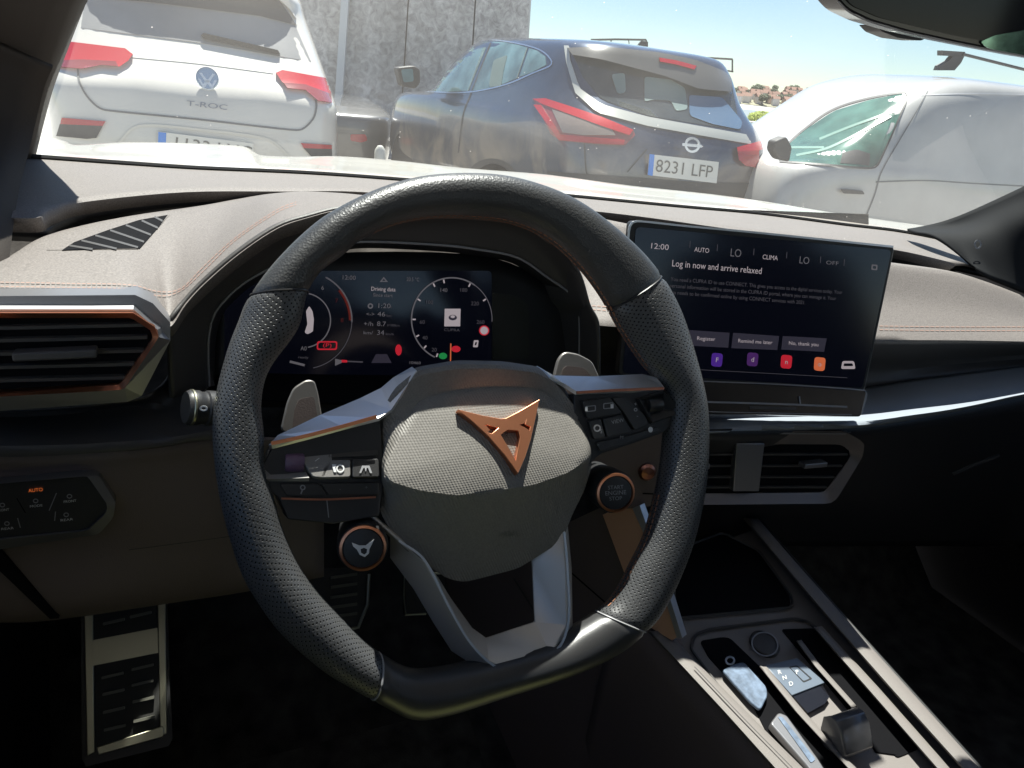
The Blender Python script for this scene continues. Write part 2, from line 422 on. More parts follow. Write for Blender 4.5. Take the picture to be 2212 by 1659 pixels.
def perf_mat():
    m = M('perforated_leather', (.050, .051, .053), .40, bump=(650, .35, 'v', .0003), spec=.5, var=(12, .2)); t = m.node_tree; p = t.nodes['Principled BSDF']
    u = t.nodes.new('ShaderNodeUVMap'); vm = t.nodes.new('ShaderNodeVectorMath'); vm.operation = 'MULTIPLY'; vm.inputs[1].default_value = (370, 370, 0)
    ro = t.nodes.new('ShaderNodeVectorRotate'); ro.rotation_type = 'Z_AXIS'; ro.inputs['Angle'].default_value = R(45)
    fr = t.nodes.new('ShaderNodeVectorMath'); fr.operation = 'FRACTION'
    sb = t.nodes.new('ShaderNodeVectorMath'); sb.operation = 'DISTANCE'; sb.inputs[1].default_value = (.5, .5, 0)
    cp = t.nodes.new('ShaderNodeMapRange'); cp.inputs[1].default_value = .13; cp.inputs[2].default_value = .24; cp.inputs[3].default_value = 0; cp.inputs[4].default_value = 1
    t.links.new(u.outputs[0], vm.inputs[0]); t.links.new(vm.outputs[0], ro.inputs[0]); t.links.new(ro.outputs[0], fr.inputs[0]); t.links.new(fr.outputs[0], sb.inputs[0]); t.links.new(sb.outputs['Value'], cp.inputs[0])
    old = p.inputs['Base Color'].links[0].from_socket
    mx = t.nodes.new('ShaderNodeMix'); mx.data_type = 'RGBA'; mx.inputs[6].default_value = (.004, .004, .004, 1)
    t.links.new(cp.outputs[0], mx.inputs[0]); t.links.new(old, mx.inputs[7]); t.links.new(mx.outputs[2], p.inputs['Base Color'])
    b2 = t.nodes.new('ShaderNodeBump'); b2.inputs['Strength'].default_value = .7; b2.inputs['Distance'].default_value = .0004
    ob = p.inputs['Normal'].links[0].from_socket
    t.links.new(cp.outputs[0], b2.inputs['Height']); t.links.new(ob, b2.inputs['Normal']); t.links.new(b2.outputs[0], p.inputs['Normal'])
    sp = t.nodes.new('ShaderNodeMath'); sp.operation = 'MULTIPLY'; sp.inputs[1].default_value = .5
    t.links.new(cp.outputs[0], sp.inputs[0]); t.links.new(sp.outputs[0], p.inputs['Specular IOR Level'])
    return m
K['perf'] = perf_mat()
K['satinblack'] = M('satin_black_rim_insert', (.030, .030, .031), .36, bump=(900, .12), spec=.6)
st = NR/len(RIM)
def si(s): return int(round(s*st))
i_a, i_b, i_c, i_d = si(4.35), si(13.2), si(19.3), si(31.2)
rim_part('rim_grip', i_a, i_b, K['perf'], label='perforated leather right grip of the wheel')
rim_part('rim_insert', i_b, i_c, K['satinblack'], label='smooth satin black flat bottom of the wheel')
rim_part('rim_grip', i_c, i_d, K['perf'], label='perforated leather left grip of the wheel')
rim_part('rim_grip', i_d, i_a+NR, K['leather'], label='smooth leather top arc of the wheel')
# seam rings of the segments
for i in (i_a, i_b, i_c, i_d):
    c, rd, hw = cen[i % NR]; pts = [c+rd*(math.cos(2*math.pi*j/24)*(hw*.985))+WN*(math.sin(2*math.pi*j/24)*.0164) for j in range(24)]
    tube('rim_seam', pts, .0007, K['grey'] if i in (i_b, i_c) else K['black'], sw, seg=5, closed=True)
# stitching on the inner side of the rim
def stitches(i0, i1, mat, ang, nm='stitching'):
    v = []; f = []; s = 0; prev = None
    P = []
    for i in range(i0, i1):
        c, rd, hw = cen[i % NR]; P.append((c-rd*(math.cos(ang)*hw*1.012)+WN*(math.sin(ang)*.0168), rd))
    D = [0]
    for a, b in zip(P, P[1:]): D.append(D[-1]+(b[0]-a[0]).length)
    s = 0; j = 0
    while s < D[-1]-.004:
        def at(q):
            k = 0
            while D[k+1] < q: k += 1
            t = (q-D[k])/(D[k+1]-D[k]); return P[k][0].lerp(P[k+1][0], t), P[k][1]
        a, r1 = at(s); b, r2 = at(s+.0034)
        t = (b-a).normalized(); sd_ = t.cross(r1).normalized()
        for q in (a, b):
            for e in (-1, 1): v.append(q+sd_*(e*.0006)-r1*.0001); v.append(q+sd_*(e*.0006)+r1*.001)
        k0 = len(v)-8
        f += [[k0, k0+2, k0+6, k0+4], [k0+1, k0+5, k0+7, k0+3], [k0, k0+4, k0+5, k0+1], [k0+2, k0+3, k0+7, k0+6]]
        s += .0047
    return mk(nm, v, f, mat, sw, face=False, smooth=False)
for ang in (.12, -.2): stitches(si(34.5), si(37+6.4), K['stitch'], ang)
for ang in (.12, -.2): stitches(si(9.2), si(13.1), K['stitch'], ang)

# ---- airbag cover: star-shaped rings of pixel outlines with heights, resampled by angle
def polar(px, n, cx, cy):
    P = px+px[:1]; out = []
    for i in range(n):
        t = 2*math.pi*i/n; d = Vector((math.cos(t), math.sin(t))); best = None
        for a, b in zip(P, P[1:]):
            a2 = Vector((a[0]-cx, a[1]-cy)); e = Vector((b[0]-a[0], b[1]-a[1])); den = d.x*e.y-d.y*e.x
            if abs(den) < 1e-9: continue
            q = (a2.x*e.y-a2.y*e.x)/den; s_ = (a2.x*d.y-a2.y*d.x)/den
            if q > 0 and -1e-6 <= s_ <= 1+1e-6 and (best is None or q > best): best = q
        out.append((cx+d.x*best, cy+d.y*best))
    return out
PO = rnd([(817,885),(845,838),(893,794),(985,778),(1085,780),(1165,792),(1206,822),(1250,880),(1281,965),(1277,1012),(1262,1060),(1236,1112),(1215,1168),(1120,1228),(1003,1258),(966,1250),(872,1186),(822,1112)], 16)
PF = rnd([(868,925),(905,868),(965,848),(1060,838),(1150,838),(1196,856),(1240,905),(1272,962),(1275,992),(1236,1022),(1150,1052),(985,1074),(900,1062),(829,1040),(830,1000)], 18)
cx, cy, NP = 1050, 960, 144
o_ = polar(PO, NP, cx, cy); f_ = polar(PF, NP, cx, cy)
def hx(p, base):    # heights of the pad above the wheel plane
    return base
rows = []
rows.append([WF.at(x, y, -.022) for x, y in o_])
rows.append([WF.at(x, y, -.007 if y < 900 else -.004) for x, y in o_])
rows.append([WF.at(cx+(x-cx)*.975, cy+(y-cy)*.955 if y < 900 else cy+(y-cy)*.985, .0012 if y < 900 else -.003) for x, y in o_])
mid = []
for i in range(NP):
    x = o_[i][0]*.8+f_[i][0]*.2; y = o_[i][1]*.72+f_[i][1]*.28; mid.append(WF.at(x, y, .003 if y < 900 else .0005))
rows.append(mid)
def fz(y): return -.001+(y-838)/(1074-838)*.029
fh = [fz(f_[i][1]) for i in range(NP)]
rows.append([WF.at((f_[i][0]*.96+o_[i][0]*.04), (f_[i][1]*.96+o_[i][1]*.04), fh[i]-.0012) for i in range(NP)])
for k, q in enumerate((.97, .9, .75, .5, .25)):
    rows.append([WF.at(cx+(x-cx)*q, cy+(y-cy)*q, fz(cy+(y-cy)*q)+(.0006+.0045*(1-q*q))) for i, (x, y) in enumerate(f_)])
v = [p for r in rows for p in r]; v.append(WF.at(cx, cy, fz(cy)+.0051)); f = gridf(len(rows), NP, True)
f += [[(len(rows)-1)*NP+i, (len(rows)-1)*NP+(i+1) % NP, len(v)-1] for i in range(NP)]
def pad_mat():
    m = M('textured_airbag_skin', (.150, .141, .128), .55, spec=.35, var=(600, .12)); t = m.node_tree; p = t.nodes['Principled BSDF']
    tc = [n for n in t.nodes if n.type == 'TEX_COORD'][0]
    wv = t.nodes.new('ShaderNodeTexWave'); wv.wave_type = 'BANDS'; wv.bands_direction = 'X'; wv.inputs['Scale'].default_value = 170; wv.inputs['Distortion'].default_value = 0
    mp = t.nodes.new('ShaderNodeMapping'); mp.inputs['Rotation'].default_value = (0, R(24), R(0))
    t.links.new(tc.outputs['Object'], mp.inputs[0]); t.links.new(mp.outputs[0], wv.inputs['Vector'])
    w2 = t.nodes.new('ShaderNodeTexWave'); w2.wave_type = 'BANDS'; w2.bands_direction = 'Z'; w2.inputs['Scale'].default_value = 260
    t.links.new(tc.outputs['Object'], w2.inputs['Vector'])
    mu = t.nodes.new('ShaderNodeMath'); mu.operation = 'MULTIPLY_ADD'; mu.inputs[1].default_value = .3
    t.links.new(w2.outputs['Fac'], mu.inputs[0]); t.links.new(wv.outputs['Fac'], mu.inputs[2])
    b = t.nodes.new('ShaderNodeBump'); b.inputs['Strength'].default_value = .6; b.inputs['Distance'].default_value = .0004
    t.links.new(mu.outputs[0], b.inputs['Height']); t.links.new(b.outputs[0], p.inputs['Normal'])
    return m
K['hub'] = pad_mat()
hubv, hubf = v, f
hub = mk('airbag_cover', v, f, K['hub'], sw, face=False, sharp=35)
HB = Hit([(v, f)])
_a, _b, _c = HB.at(1000, 900), HB.at(1150, 900), HB.at(1110, 1010)
PADF = Fr(_a, _b-_a, (_b-_a).cross(_a-_c) if (_b-_a).cross(_a-_c).y < 0 else (_a-_c).cross(_b-_a))
# emblem (two-horned triangular badge)
em = [(987,893),(1036,905),(1075,912),(1086,911),(1120,893),(1157,871),(1150,905),(1138,957),(1127,992),(1112,1026),(1085,988),(1050,948),(1018,918)]
h1 = [(1074,945),(1089,934),(1113,936),(1117,950),(1110,985),(1107,1003),(1092,975)]
h2 = [(1040,923),(1071,931),(1056,944),(1046,941),(1051,935)]
h3 = [(1113,924),(1126,920),(1131,910),(1128,923),(1139,928),(1137,937),(1126,930)]
shape('emblem', PADF, [em, h1, h2, h3], K['copper'], hub, h=.0, depth=.0055, bevel=.0003, label='raised copper tribal badge')
mk_ = [(1085,1140),(1103,1146),(1121,1138),(1112,1160),(1118,1172),(1090,1172),(1096,1160)]
LOWF = Hit([(v, f)])
text('airbag_mark', HB, 'AIRBAG', 1100, 1155, 13, M('embossed_grey', (.10, .10, .09), .6), hub, align='CENTER', h=.0006, wpx=46, d=(1, -.1))

# ---- silver spoke trims
def P3(pts): return [WF.at(x, y, h) for x, y, h in pts]
def facets(name, pts, faces, mat, parent=sw, solid=.003, fr=WF, **k):
    return mk(name, [fr.at(x, y, h) for x, y, h in pts], faces, mat, parent, solid=solid, smooth=False, **k)
K['spoke'] = M('satin_silver_spoke', (.70, .70, .72), .36, .8, bump=(900, .08))
facets('spoke_trim', [(580,962,.004),(600,940,0),(690,897,-.004),(776,861,-.006),(823,838,-.006),(850,815,-.006),(890,792,-.008),(900,800,.002),(868,850,.004),(845,885,.006),(818,903,.008),(740,922,.009),(660,943,.008),(586,961,.007)],
       [[0,1,12,13],[1,2,11,12],[2,3,10,11],[3,4,9,10],[4,5,8,9],[5,6,7,8]], K['spoke'])
facets('spoke_trim', [(1160,790,-.008),(1196,811,-.006),(1280,813,-.006),(1387,808,-.004),(1418,815,0),(1436,838,.006),(1370,842,.008),(1246,846,.008),(1222,830,.004),(1190,812,.002)],
       [[0,1,8,9],[1,2,7,8],[2,3,6,7],[3,4,5,6]], K['spoke'])
ribbon('copper_line', WF, [(586,958),(660,942),(740,921),(814,900)], 8, K['copper'], sw, h=.0095, solid=.001)
ribbon('copper_line', WF, [(1246,848),(1330,843),(1434,839)], 6, K['copperdark'], sw, h=.0095, solid=.001)
# ---- button pods
_t = R(22)
PWF = Fr(WF.at(1000, 985, .000), X3, WN*math.cos(_t)+WF.v*math.sin(_t))
podL = plate('button_pod', WF, [(588,966),(660,948),(740,926),(820,904),(832,1030),(820,1115),(720,1132),(622,1122),(600,1075),(556,1040),(570,1000)], K['black'], sw, h=.004, t=.02, bevel=.0008)
podR = plate('button_pod', WF, [(1240,851),(1330,847),(1434,842),(1486,888),(1434,934),(1360,961),(1300,980),(1262,1012),(1240,1010)], K['black'], sw, h=.004, t=.02, bevel=.0008)
K['key'] = M('button_sunlit', (.15, .143, .135), .5, spec=.4, bump=(900, .2)); K['keyb'] = M('button_black', (.016, .016, .017), .38, spec=.5)  # sunlight on the left buttons is put into the lighter button colour
BL = [([(668,945),(700,938),(722,955),(716,1000),(700,1032),(676,1030),(655,1000),(652,962)], 'key', .0078),
      ([(716,944),(735,932),(815,912),(816,985),(707,990)], 'keyb', .0078), ([(706,994),(757,993),(757,1030),(692,1032)], 'key', .0078),
      ([(761,992),(818,990),(820,1030),(761,1031)], 'keyb', .0078), ([(604,1045),(688,1044),(706,1070),(620,1072)], 'keyb', .006), ([(692,1044),(818,1042),(820,1068),(710,1070)], 'keyb', .006)]
for px, mt, h in BL: plate('button', WF if h == .006 else PWF, rnd(px, 5), K[mt], podL, h=h, t=.004, bevel=.0005)
facets('roller_recess', [(560,1036,.006),(580,970,.007),(612,958,.007),(664,946,.007),(655,968,.0075),(614,975,.003),(612,1014,.003),(657,1014,.003),(668,1032,.0075)],
       [[0,1,2,5,6],[2,3,4,5],[0,6,7,8]], K['key'], parent=podL, fr=PWF)
ro_a, ro_b = PWF.at(615, 999, .004), PWF.at(656, 999, .004)
lathe('roller', ro_a, ro_b-ro_a, [(.0058, 0), (.0064, .001), (.0064, (ro_b-ro_a).length-.001), (.0058, (ro_b-ro_a).length)], M('roller_plum', (.10, .055, .10), .4, bump=(500, .5)), podL, seg=24)
ribbon('copper_line', WF, [(608,1077),(700,1079),(812,1074)], 4, K['copperdark'], sw, h=.0065, solid=.001)
ribbon('button_gap', WF, [(706,1080),(710,1118)], 2, K['grey'], podL, h=.0045)
text('symbol', PWF, 'SET', 736, 966, 8, K['grey'], podL, h=.0086, d=(1, -.05)); text('symbol', PWF, 'RES', 778, 958, 8, K['grey'], podL, h=.0086, d=(1, -.05))
text('symbol', PWF, '+', 681, 973, 9, K['white'], podL, h=.0086); text('symbol', PWF, '-', 683, 1008, 9, K['white'], podL, h=.0086); text('symbol', PWF, '/', 683, 992, 11, K['white'], podL, h=.0086, d=(1, .8))
shape('symbol', PWF, [ell(735,1012,9,9,20), ell(735,1012,6,6,20)], K['white'], podL, h=.0084, depth=.0002)
shape('symbol', PWF, [[(717,1003),(727,1003),(724,1010),(727,1020),(721,1020)]], K['white'], podL, h=.0084, depth=.0002)
shape('symbol', PWF, [[(776,1022),(782,1006),(798,1006),(804,1022),(799,1022),(795,1011),(792,1011),(791,1018),(789,1018),(788,1011),(785,1011),(780,1022)]], K['grey'], podL, h=.0084, depth=.0002)
shape('symbol', WF, [ell(654,1053,6,6,14), ell(654,1053,3.5,3.5,14)], K['grey'], podL, h=.0066, depth=.0002); ribbon('symbol', WF, [(653,1059),(650,1067)], 3, K['grey'], podL, h=.0068)
text('symbol', WF, '+', 788, 1053, 8, K['grey'], podL, h=.0068); text('symbol', WF, '-', 733, 1056, 8, K['grey'], podL, h=.0068)
BR = [([(1258,866),(1318,858),(1345,893),(1270,905)], 'keyb'), ([(1323,860),(1352,858),(1395,900),(1400,915),(1372,930),(1349,893)], 'keyb'), ([(1272,910),(1298,904),(1308,945),(1284,950)], 'keyb'),
      ([(1303,905),(1344,897),(1366,934),(1312,944)], 'keyb'), ([(1288,955),(1362,940),(1420,922),(1430,930),(1355,958),(1296,975)], 'keyb')]
for px, mt in BR: plate('button', WF, rnd(px, 5), K[mt], podR, h=.0078 if px[0][0] != 1288 else .0062, t=.004, bevel=.0005)
facets('roller_recess', [(1380,862,.0075),(1436,848,.0075),(1480,888,.0075),(1410,912,.0075),(1396,866,.003),(1427,862,.003),(1430,884,.003),(1400,890,.003)], [[0,1,5,4],[1,2,6,5],[2,3,7,6],[3,0,4,7]], K['keyb'], parent=podR, fr=WF)
ro_a, ro_b = WF.at(1398, 876, .004), WF.at(1427, 873, .004)
lathe('roller', ro_a, ro_b-ro_a, [(.005, 0), (.0056, .001), (.0056, (ro_b-ro_a).length-.001), (.005, (ro_b-ro_a).length)], K['keyb'], podR, seg=24)
for c in ((1276,883),(1314,877)):
    x, y = c; shape('symbol', WF, [rnd([(x-11,y-6),(x+11,y-8),(x+11,y+5),(x-11,y+7)], 3), rnd([(x-9,y-4),(x+9,y-6),(x+9,y+3),(x-9,y+5)], 2)], K['grey'], podR, h=.0084, depth=.0002)
    shape('symbol', WF, [[(x-12 if x < 1300 else x+5, y-4), (x-7 if x < 1300 else x+11, y-4), (x-7 if x < 1300 else x+11, y+5), (x-12 if x < 1300 else x+5, y+5)]], K['white'], podR, h=.0086, depth=.0002)
text('symbol', WF, 'VIEW', 1321, 913, 8, K['grey'], podR, h=.0086, d=(1, -.22)); text('symbol', WF, '+', 1369, 873, 9, K['grey'], podR, h=.0086); text('symbol', WF, '-', 1375, 898, 9, K['grey'], podR, h=.0086)
shape('symbol', WF, [ell(1373,885,4,4,12), ell(1373,885,2,2,12)], K['grey'], podR, h=.0084, depth=.0002)
shape('symbol', WF, [ell(1290,925,8,8,16), ell(1290,925,5,5,16)], K['grey'], podR, h=.0084, depth=.0002); text('symbol', WF, 'S', 1296, 932, 8, K['grey'], podR, h=.0086)
shape('symbol', WF, [ell(1405,928,5,6,14)], K['white'], podR, h=.0068, depth=.0002); text('symbol', WF, 'M', 1343, 945, 7, K['grey'], podR, h=.0068, align='CENTER'); text('symbol', WF, '<', 1292, 962, 7, K['grey'], podR, h=.0068, align='CENTER')
# ---- lower spoke (open V)
K['pink'] = K['spoke']
sp_pts = [(790,1108,-.004),(841,1160,-.012),(841,1205,-.014),(892,1273,-.013),(935,1346,-.011),(974,1407,-.008),(1026,1441,-.004),(1090,1460,.001),(1197,1428,.001),(1238,1355,-.004),(1236,1226,-.008),(1226,1118,-.010),
          (862,1170,.0),(918,1213,.003),(970,1312,.006),(1013,1385,.008),(1056,1430,.0095),(1094,1446,.010),(1190,1415,.010),(1226,1350,.007),(1224,1230,.003),(1218,1150,-.002),
          (948,1248,-.006),(974,1290,-.006),(1021,1355,-.006),(1050,1376,-.006),(1154,1342,-.008),(1148,1225,-.010),(1145,1190,-.010)]
sp_f = [[0,1,12],[1,2,13,12],[2,3,13],[3,4,14,13],[4,5,15,14],[5,6,16,15],[6,7,17,16],[7,8,18,17],[8,9,19,18],[9,10,20,19],[10,11,21,20],
        [12,13,22],[13,14,23,22],[14,15,24,23],[15,16,25,24],[16,17,18,25],[18,26,25],[18,19,26],[19,20,27,26],[20,21,28,27]]
K['lspoke'] = M('satin_grey_spoke', (.50, .47, .43), .42, .55, bump=(900, .1))
mk('lower_spoke', [WF.at(x, y, h) for x, y, h in sp_pts], sp_f, K['lspoke'], sw, solid=.003, sharp=24, bevel=.0012)
ribbon('spoke_edge', WF, [(862,1168),(918,1211),(970,1311),(1013,1384),(1056,1430),(1094,1446),(1190,1416),(1227,1350),(1226,1230),(1219,1150)], 5, K['silver'], sw, h=.0105, solid=.0008)
# mounting block behind the cover
plate('hub_housing', WF, [(836,900),(900,820),(1180,815),(1260,900),(1262,1050),(1200,1150),(1010,1225),(860,1150)], K['black'], sw, h=-.015, t=.035)
plate('spoke_back', WF, [(600,970),(830,910),(830,1110),(640,1100)], K['black'], sw, h=-.012, t=.012); plate('spoke_back', WF, [(1240,850),(1440,845),(1440,925),(1250,1000)], K['black'], sw, h=-.012, t=.012)
# ---- satellite buttons
def satellite(cxp, cyp, rp, nm, lab, barrel):
    c = WF.at(cxp, cyp, .004); r = (WF.at(cxp+rp, cyp, .004)-WF.at(cxp-rp, cyp, .004)).length/2
    ax = (WN+Vector(barrel)).normalized()
    b = lathe(nm, c-ax*.05, ax, [(r*.98, 0), (r*1.0, .02), (r*1.08, .03), (r*1.1, .046), (r*1.02, .050), (r*.9, .0505)], K['black'], sw, label=lab)
    lathe('copper_ring', c, ax, [(r*.86, .0), (r*.88, .0022), (r*.99, .0018), (r*1.03, -.002), (r*.95, -.003)], K['copper'], b)
    lathe('button_face', c, ax, [(r*.86, .0), (r*.82, .0012), (r*.4, .0018), (1e-6, .002)], K['keyb'], b)
    return b, Fr(c+ax*.0022, X3, ax)
b1, F1 = satellite(784, 1183, 50, 'mode_button', 'round black button with copper ring and white badge symbol', (-.18, 0, -.08))
e2 = [(760,1172),(776,1178),(790,1178),(808,1165),(803,1176),(798,1186),(797,1195),(788,1203),(777,1198),(771,1187),(763,1180)]
shape('badge_symbol', F1, [e2, [(779,1186),(786,1183),(793,1186),(792,1194),(787,1198),(780,1194)]], K['white'], b1, h=.0003, depth=.0003)
b2, F2 = satellite(1329, 1064, 37, 'start_button', 'round black engine start button with thin copper ring', (-.22, 0, -.1))
text('symbol', F2, 'START', 1330, 1053, 8, K['grey'], b2, align='CENTER', h=.0004, d=(1, -.06)); text('symbol', F2, 'ENGINE', 1330, 1065, 9, K['grey'], b2, align='CENTER', h=.0004, d=(1, -.06)); text('symbol', F2, 'STOP', 1330, 1077, 8, K['grey'], b2, align='CENTER', h=.0004, d=(1, -.06))
# ---- shift paddles behind the wheel
K['paddle'] = M('paddle_satin', (.20, .19, .18), .4, .6, bump=(900, .1))
def paddle(outer, inner):
    f1 = Fr(WF.pt(0, 0, -.03), X3, WN)
    p = plate('shift_paddle', f1, rnd(outer, 10), K['paddle'], sw, h=0, t=.004, bevel=.0012)
    plate('paddle_inlay', f1, rnd(inner, 8), K['brown'], p, h=.0006, t=.001)
paddle([(606,930),(620,870),(634,838),(662,820),(680,822),(688,850),(696,900),(700,960)], [(630,940),(636,885),(646,862),(678,856),(686,900),(690,950)])
paddle([(1196,815),(1206,775),(1220,759),(1250,764),(1280,780),(1296,815),(1300,850),(1190,850)], [(1212,820),(1216,796),(1226,790),(1262,795),(1282,818),(1284,850),(1210,850)])

# ================================================================== STEERING COLUMN AND STALK
col = thing('steering_column', 'black steering column shroud behind the wheel hub', 'steering column', WF.pt(0, -.02, -.1))
lathe('shroud', WF.pt(.0, -.02, -.17), WN, [(.066, 0), (.064, .07), (.058, .125), (.05, .135)], K['brown'], col, label='grey brown plastic column shroud')
stk = thing('indicator_stalk', 'black light stalk with a lamp symbol poking out left of the wheel', 'stalk', aY(440, 880, .05))
sa, sb = aY(400, 880, .045), aY(560, 885, .055); d_ = (sb-sa)
lathe('stalk_knob', sa, d_, [(.0100, 0), (.0112, .002), (.0112, .008), (.0104, .0095), (.0104, .012), (.0114, .013), (.0110, .026), (.008, .030), (.006, .040)], K['black'], stk)
lathe('stalk_ring', sa, d_, [(.0112, .0025), (.0117, .003), (.0117, .004), (.0112, .0045)], K['olive'], stk)
SF = Fr(aY(435, 880, .028), X3, Vector((-.2, -1, .15)))
shape('lamp_symbol', SF, [ell(440,882,9,6,16), ell(440,882,5,3,12)], K['white'], stk, h=.0, depth=.0002)
# ================================================================== DASHBOARD
dash = thing('dashboard', 'grey brown stitched dashboard with copper edged air vents under the windscreen', 'dashboard', (.35, .35, -.1))
rA = [(-140,325,.62),(-40,336,.62),(57,342,.63),(273,357,.65),(430,367,.67),(664,377,.70),(864,391,.71),(1010,404,.71),(1240,427,.69),(1470,449,.65),(1640,464,.61),(1825,488,.55),(1960,505,.50),(2120,540,.45),(2300,590,.42)]
rB = [(-140,480),(-40,470),(73,474),(109,459),(182,437),(401,415),(620,414),(778,415),(1100,441),(1267,457),(1400,473),(1587,499),(1750,518),(1932,541),(2060,572)]
A = [aY(x, y, Y) for x, y, Y in rA]
zB = [.086]*9+[.083,.078,.068,.060,.050,.044]
B = [aZ(x, y, z) for (x, y), z in zip(rB, zB)]
# the pad rolls over at its front edge
Bm = [a.lerp(b, .93)+Z3*.0035 for a, b in zip(A, B)]
Bd = [p+Vector((0, .006, -.012)) for p in B]; Bd2 = [p+Vector((0, .05, -.03)) for p in B]
upper = loft_idx('upper_pad', [A, [a.lerp(b, .5)+Z3*.002 for a, b in zip(A, B)], Bm, B, Bd], K['pad'], dash, m=5, cross=24, solid=.004, sharp=60)
loft_idx('groove', [Bd, Bd2], K['black'], dash, m=5, cross=0, solid=.002)
# defroster slot and gaps on the pad
UP = Hit([([p for p in A+B], gridf(2, len(A)))])
# left lower pad
cL = [(-80,602),(0,568),(73,521),(109,505),(219,477),(300,463),(365,454),(440,443),(500,432),(547,423),(583,419),(650,415),(740,420),(860,432),(1000,430),(1130,444),(1200,456)]
lL = [(-80,640),(0,636),(100,634),(200,634),(292,636),(345,668),(368,698),(402,652),(445,608),(520,545),(600,492),(665,470),(740,452),(860,446),(1000,446),(1130,462),(1200,505)]
cz = [.060,.064,.068,.070,.072,.074,.075,.076,.077,.078,.079,.08,.08,.08,.08,.08,.08]
lY = [.135,.135,.135,.135,.134,.130,.122,.135,.145,.155,.165,.17,.175,.18,.18,.18,.18]
CL = [aZ(x, y, z) for (x, y), z in zip(cL, cz)]; LL = [aY(x, y, Y) for (x, y), Y in zip(lL, lY)]
lowpad = loft_idx('lower_pad', [[p+Vector((0, .012, -.02)) for p in CL], CL, [a.lerp(b, .35)+Z3*.004 for a, b in zip(CL, LL)], [a.lerp(b, .75)+Z3*.004 for a, b in zip(CL, LL)], LL, [p+Vector((0, .006, -.012)) for p in LL]], K['pad'], dash, m=5, cross=26, solid=.003, sharp=60)
dgp = bpy.context.evaluated_depsgraph_get(); dgp.update()
def hit_of(*objs):
    L_ = []
    for o in objs:
        b = WL[o.name]; L_.append(([v.co+b for v in o.data.vertices], [list(p.vertices) for p in o.data.polygons]))
    return Hit(L_)
LP = hit_of(lowpad); UPH = hit_of(upper)
for off in (0, 9):
    ribbon('stitching', LP, [(-10,609+off),(150,612+off),(280,615+off),(345,630+off),(392,622+off*.5),(440,575+off),(510,512+off*.6),(600,452+off*.6),(640,436+off*.6)], 1.4, K['stitchpad'], lowpad, h=.002, n=120, dash=(8, 11))
# side window vent let into the pad
vt = plate('defroster_vent', LP, rnd([(98,540),(150,520),(232,492),(330,465),(368,462),(352,480),(300,538)], 5), K['pad'], dash, h=.0012, t=.002)
plate('vent_opening', LP, [(134,540),(160,523),(232,497),(300,475),(362,464),(345,487),(302,536),(220,537)], K['void'], vt, h=.0024, t=.0008)
for (x0, y0, x1, y1) in [(150,530,200,538),(176,519,252,537),(206,508,298,534),(238,497,311,522),(272,486,326,507),(306,476,341,492),(334,468,351,477)]:
    ribbon('vent_slat', LP, [(x0, y0), ((x0+x1)/2, (y0+y1)/2), (x1, y1)], 4.0, K['dark'], vt, h=.0034, solid=.0012)
# ---- side air vent on the left
VY = .104
VF = Fr(aY(150, 760, VY), X3, Vector((0, -1, .12)))
vent = plate('air_vent', VF, [(-60,640),(292,637),(330,655),(368,697),(368,735),(308,852),(280,866),(-60,892)], K['satin'], dash, h=-.004, t=.05, label='copper edged air vent at the left end of the dashboard')
sil = facets('vent_bezel', [(-60,638,-.020),(292,637,-.020),(368,698,-.018),(368,735,-.004),(306,855,-.004),(275,868,-.004),(-60,892,-.004),
    (-60,668,.004),(288,668,.004),(340,712,.004),(343,728,.004),(270,838,.004),(-60,862,.004)],
    [[0,1,8,7],[1,2,9,8],[2,3,10,9],[3,4,11,10],[4,5,11],[5,6,12,11]], K['silver'], parent=vent, fr=VF, solid=.003)
frame_ring('copper_bezel', VF, [(-60,676),(288,676),(335,707),(343,729),(267,842),(-60,860)], [(-60,687),(284,687),(324,713),(331,730),(259,831),(-60,850)], K['copper'], vent, h=.007, h2=.003, t=.006)
plate('vent_cavity', VF, [(-60,686),(286,686),(326,712),(334,730),(260,832),(-60,853)], K['void'], vent, h=-.003, t=.003)
for y in (701, 728, 757, 786, 815):
    xr = 322 if y < 735 else 330-(y-731)*.72
    a_, b_ = VF.at(-60, y+6, .001), VF.at(min(xr, 318), y-2, .001)
    mk('vent_slat', [a_, b_, b_-VF.n*.018+VF.v*.003, a_-VF.n*.018+VF.v*.003], [[0,1,2,3]], K['dark'], vent, solid=.0022, smooth=False)
box('vent_tab', VF.at(122, 763, .006), VF.u, VF.v, VF.n, .046, .0055, .014, K['dark'], vent, bevel=.0012)
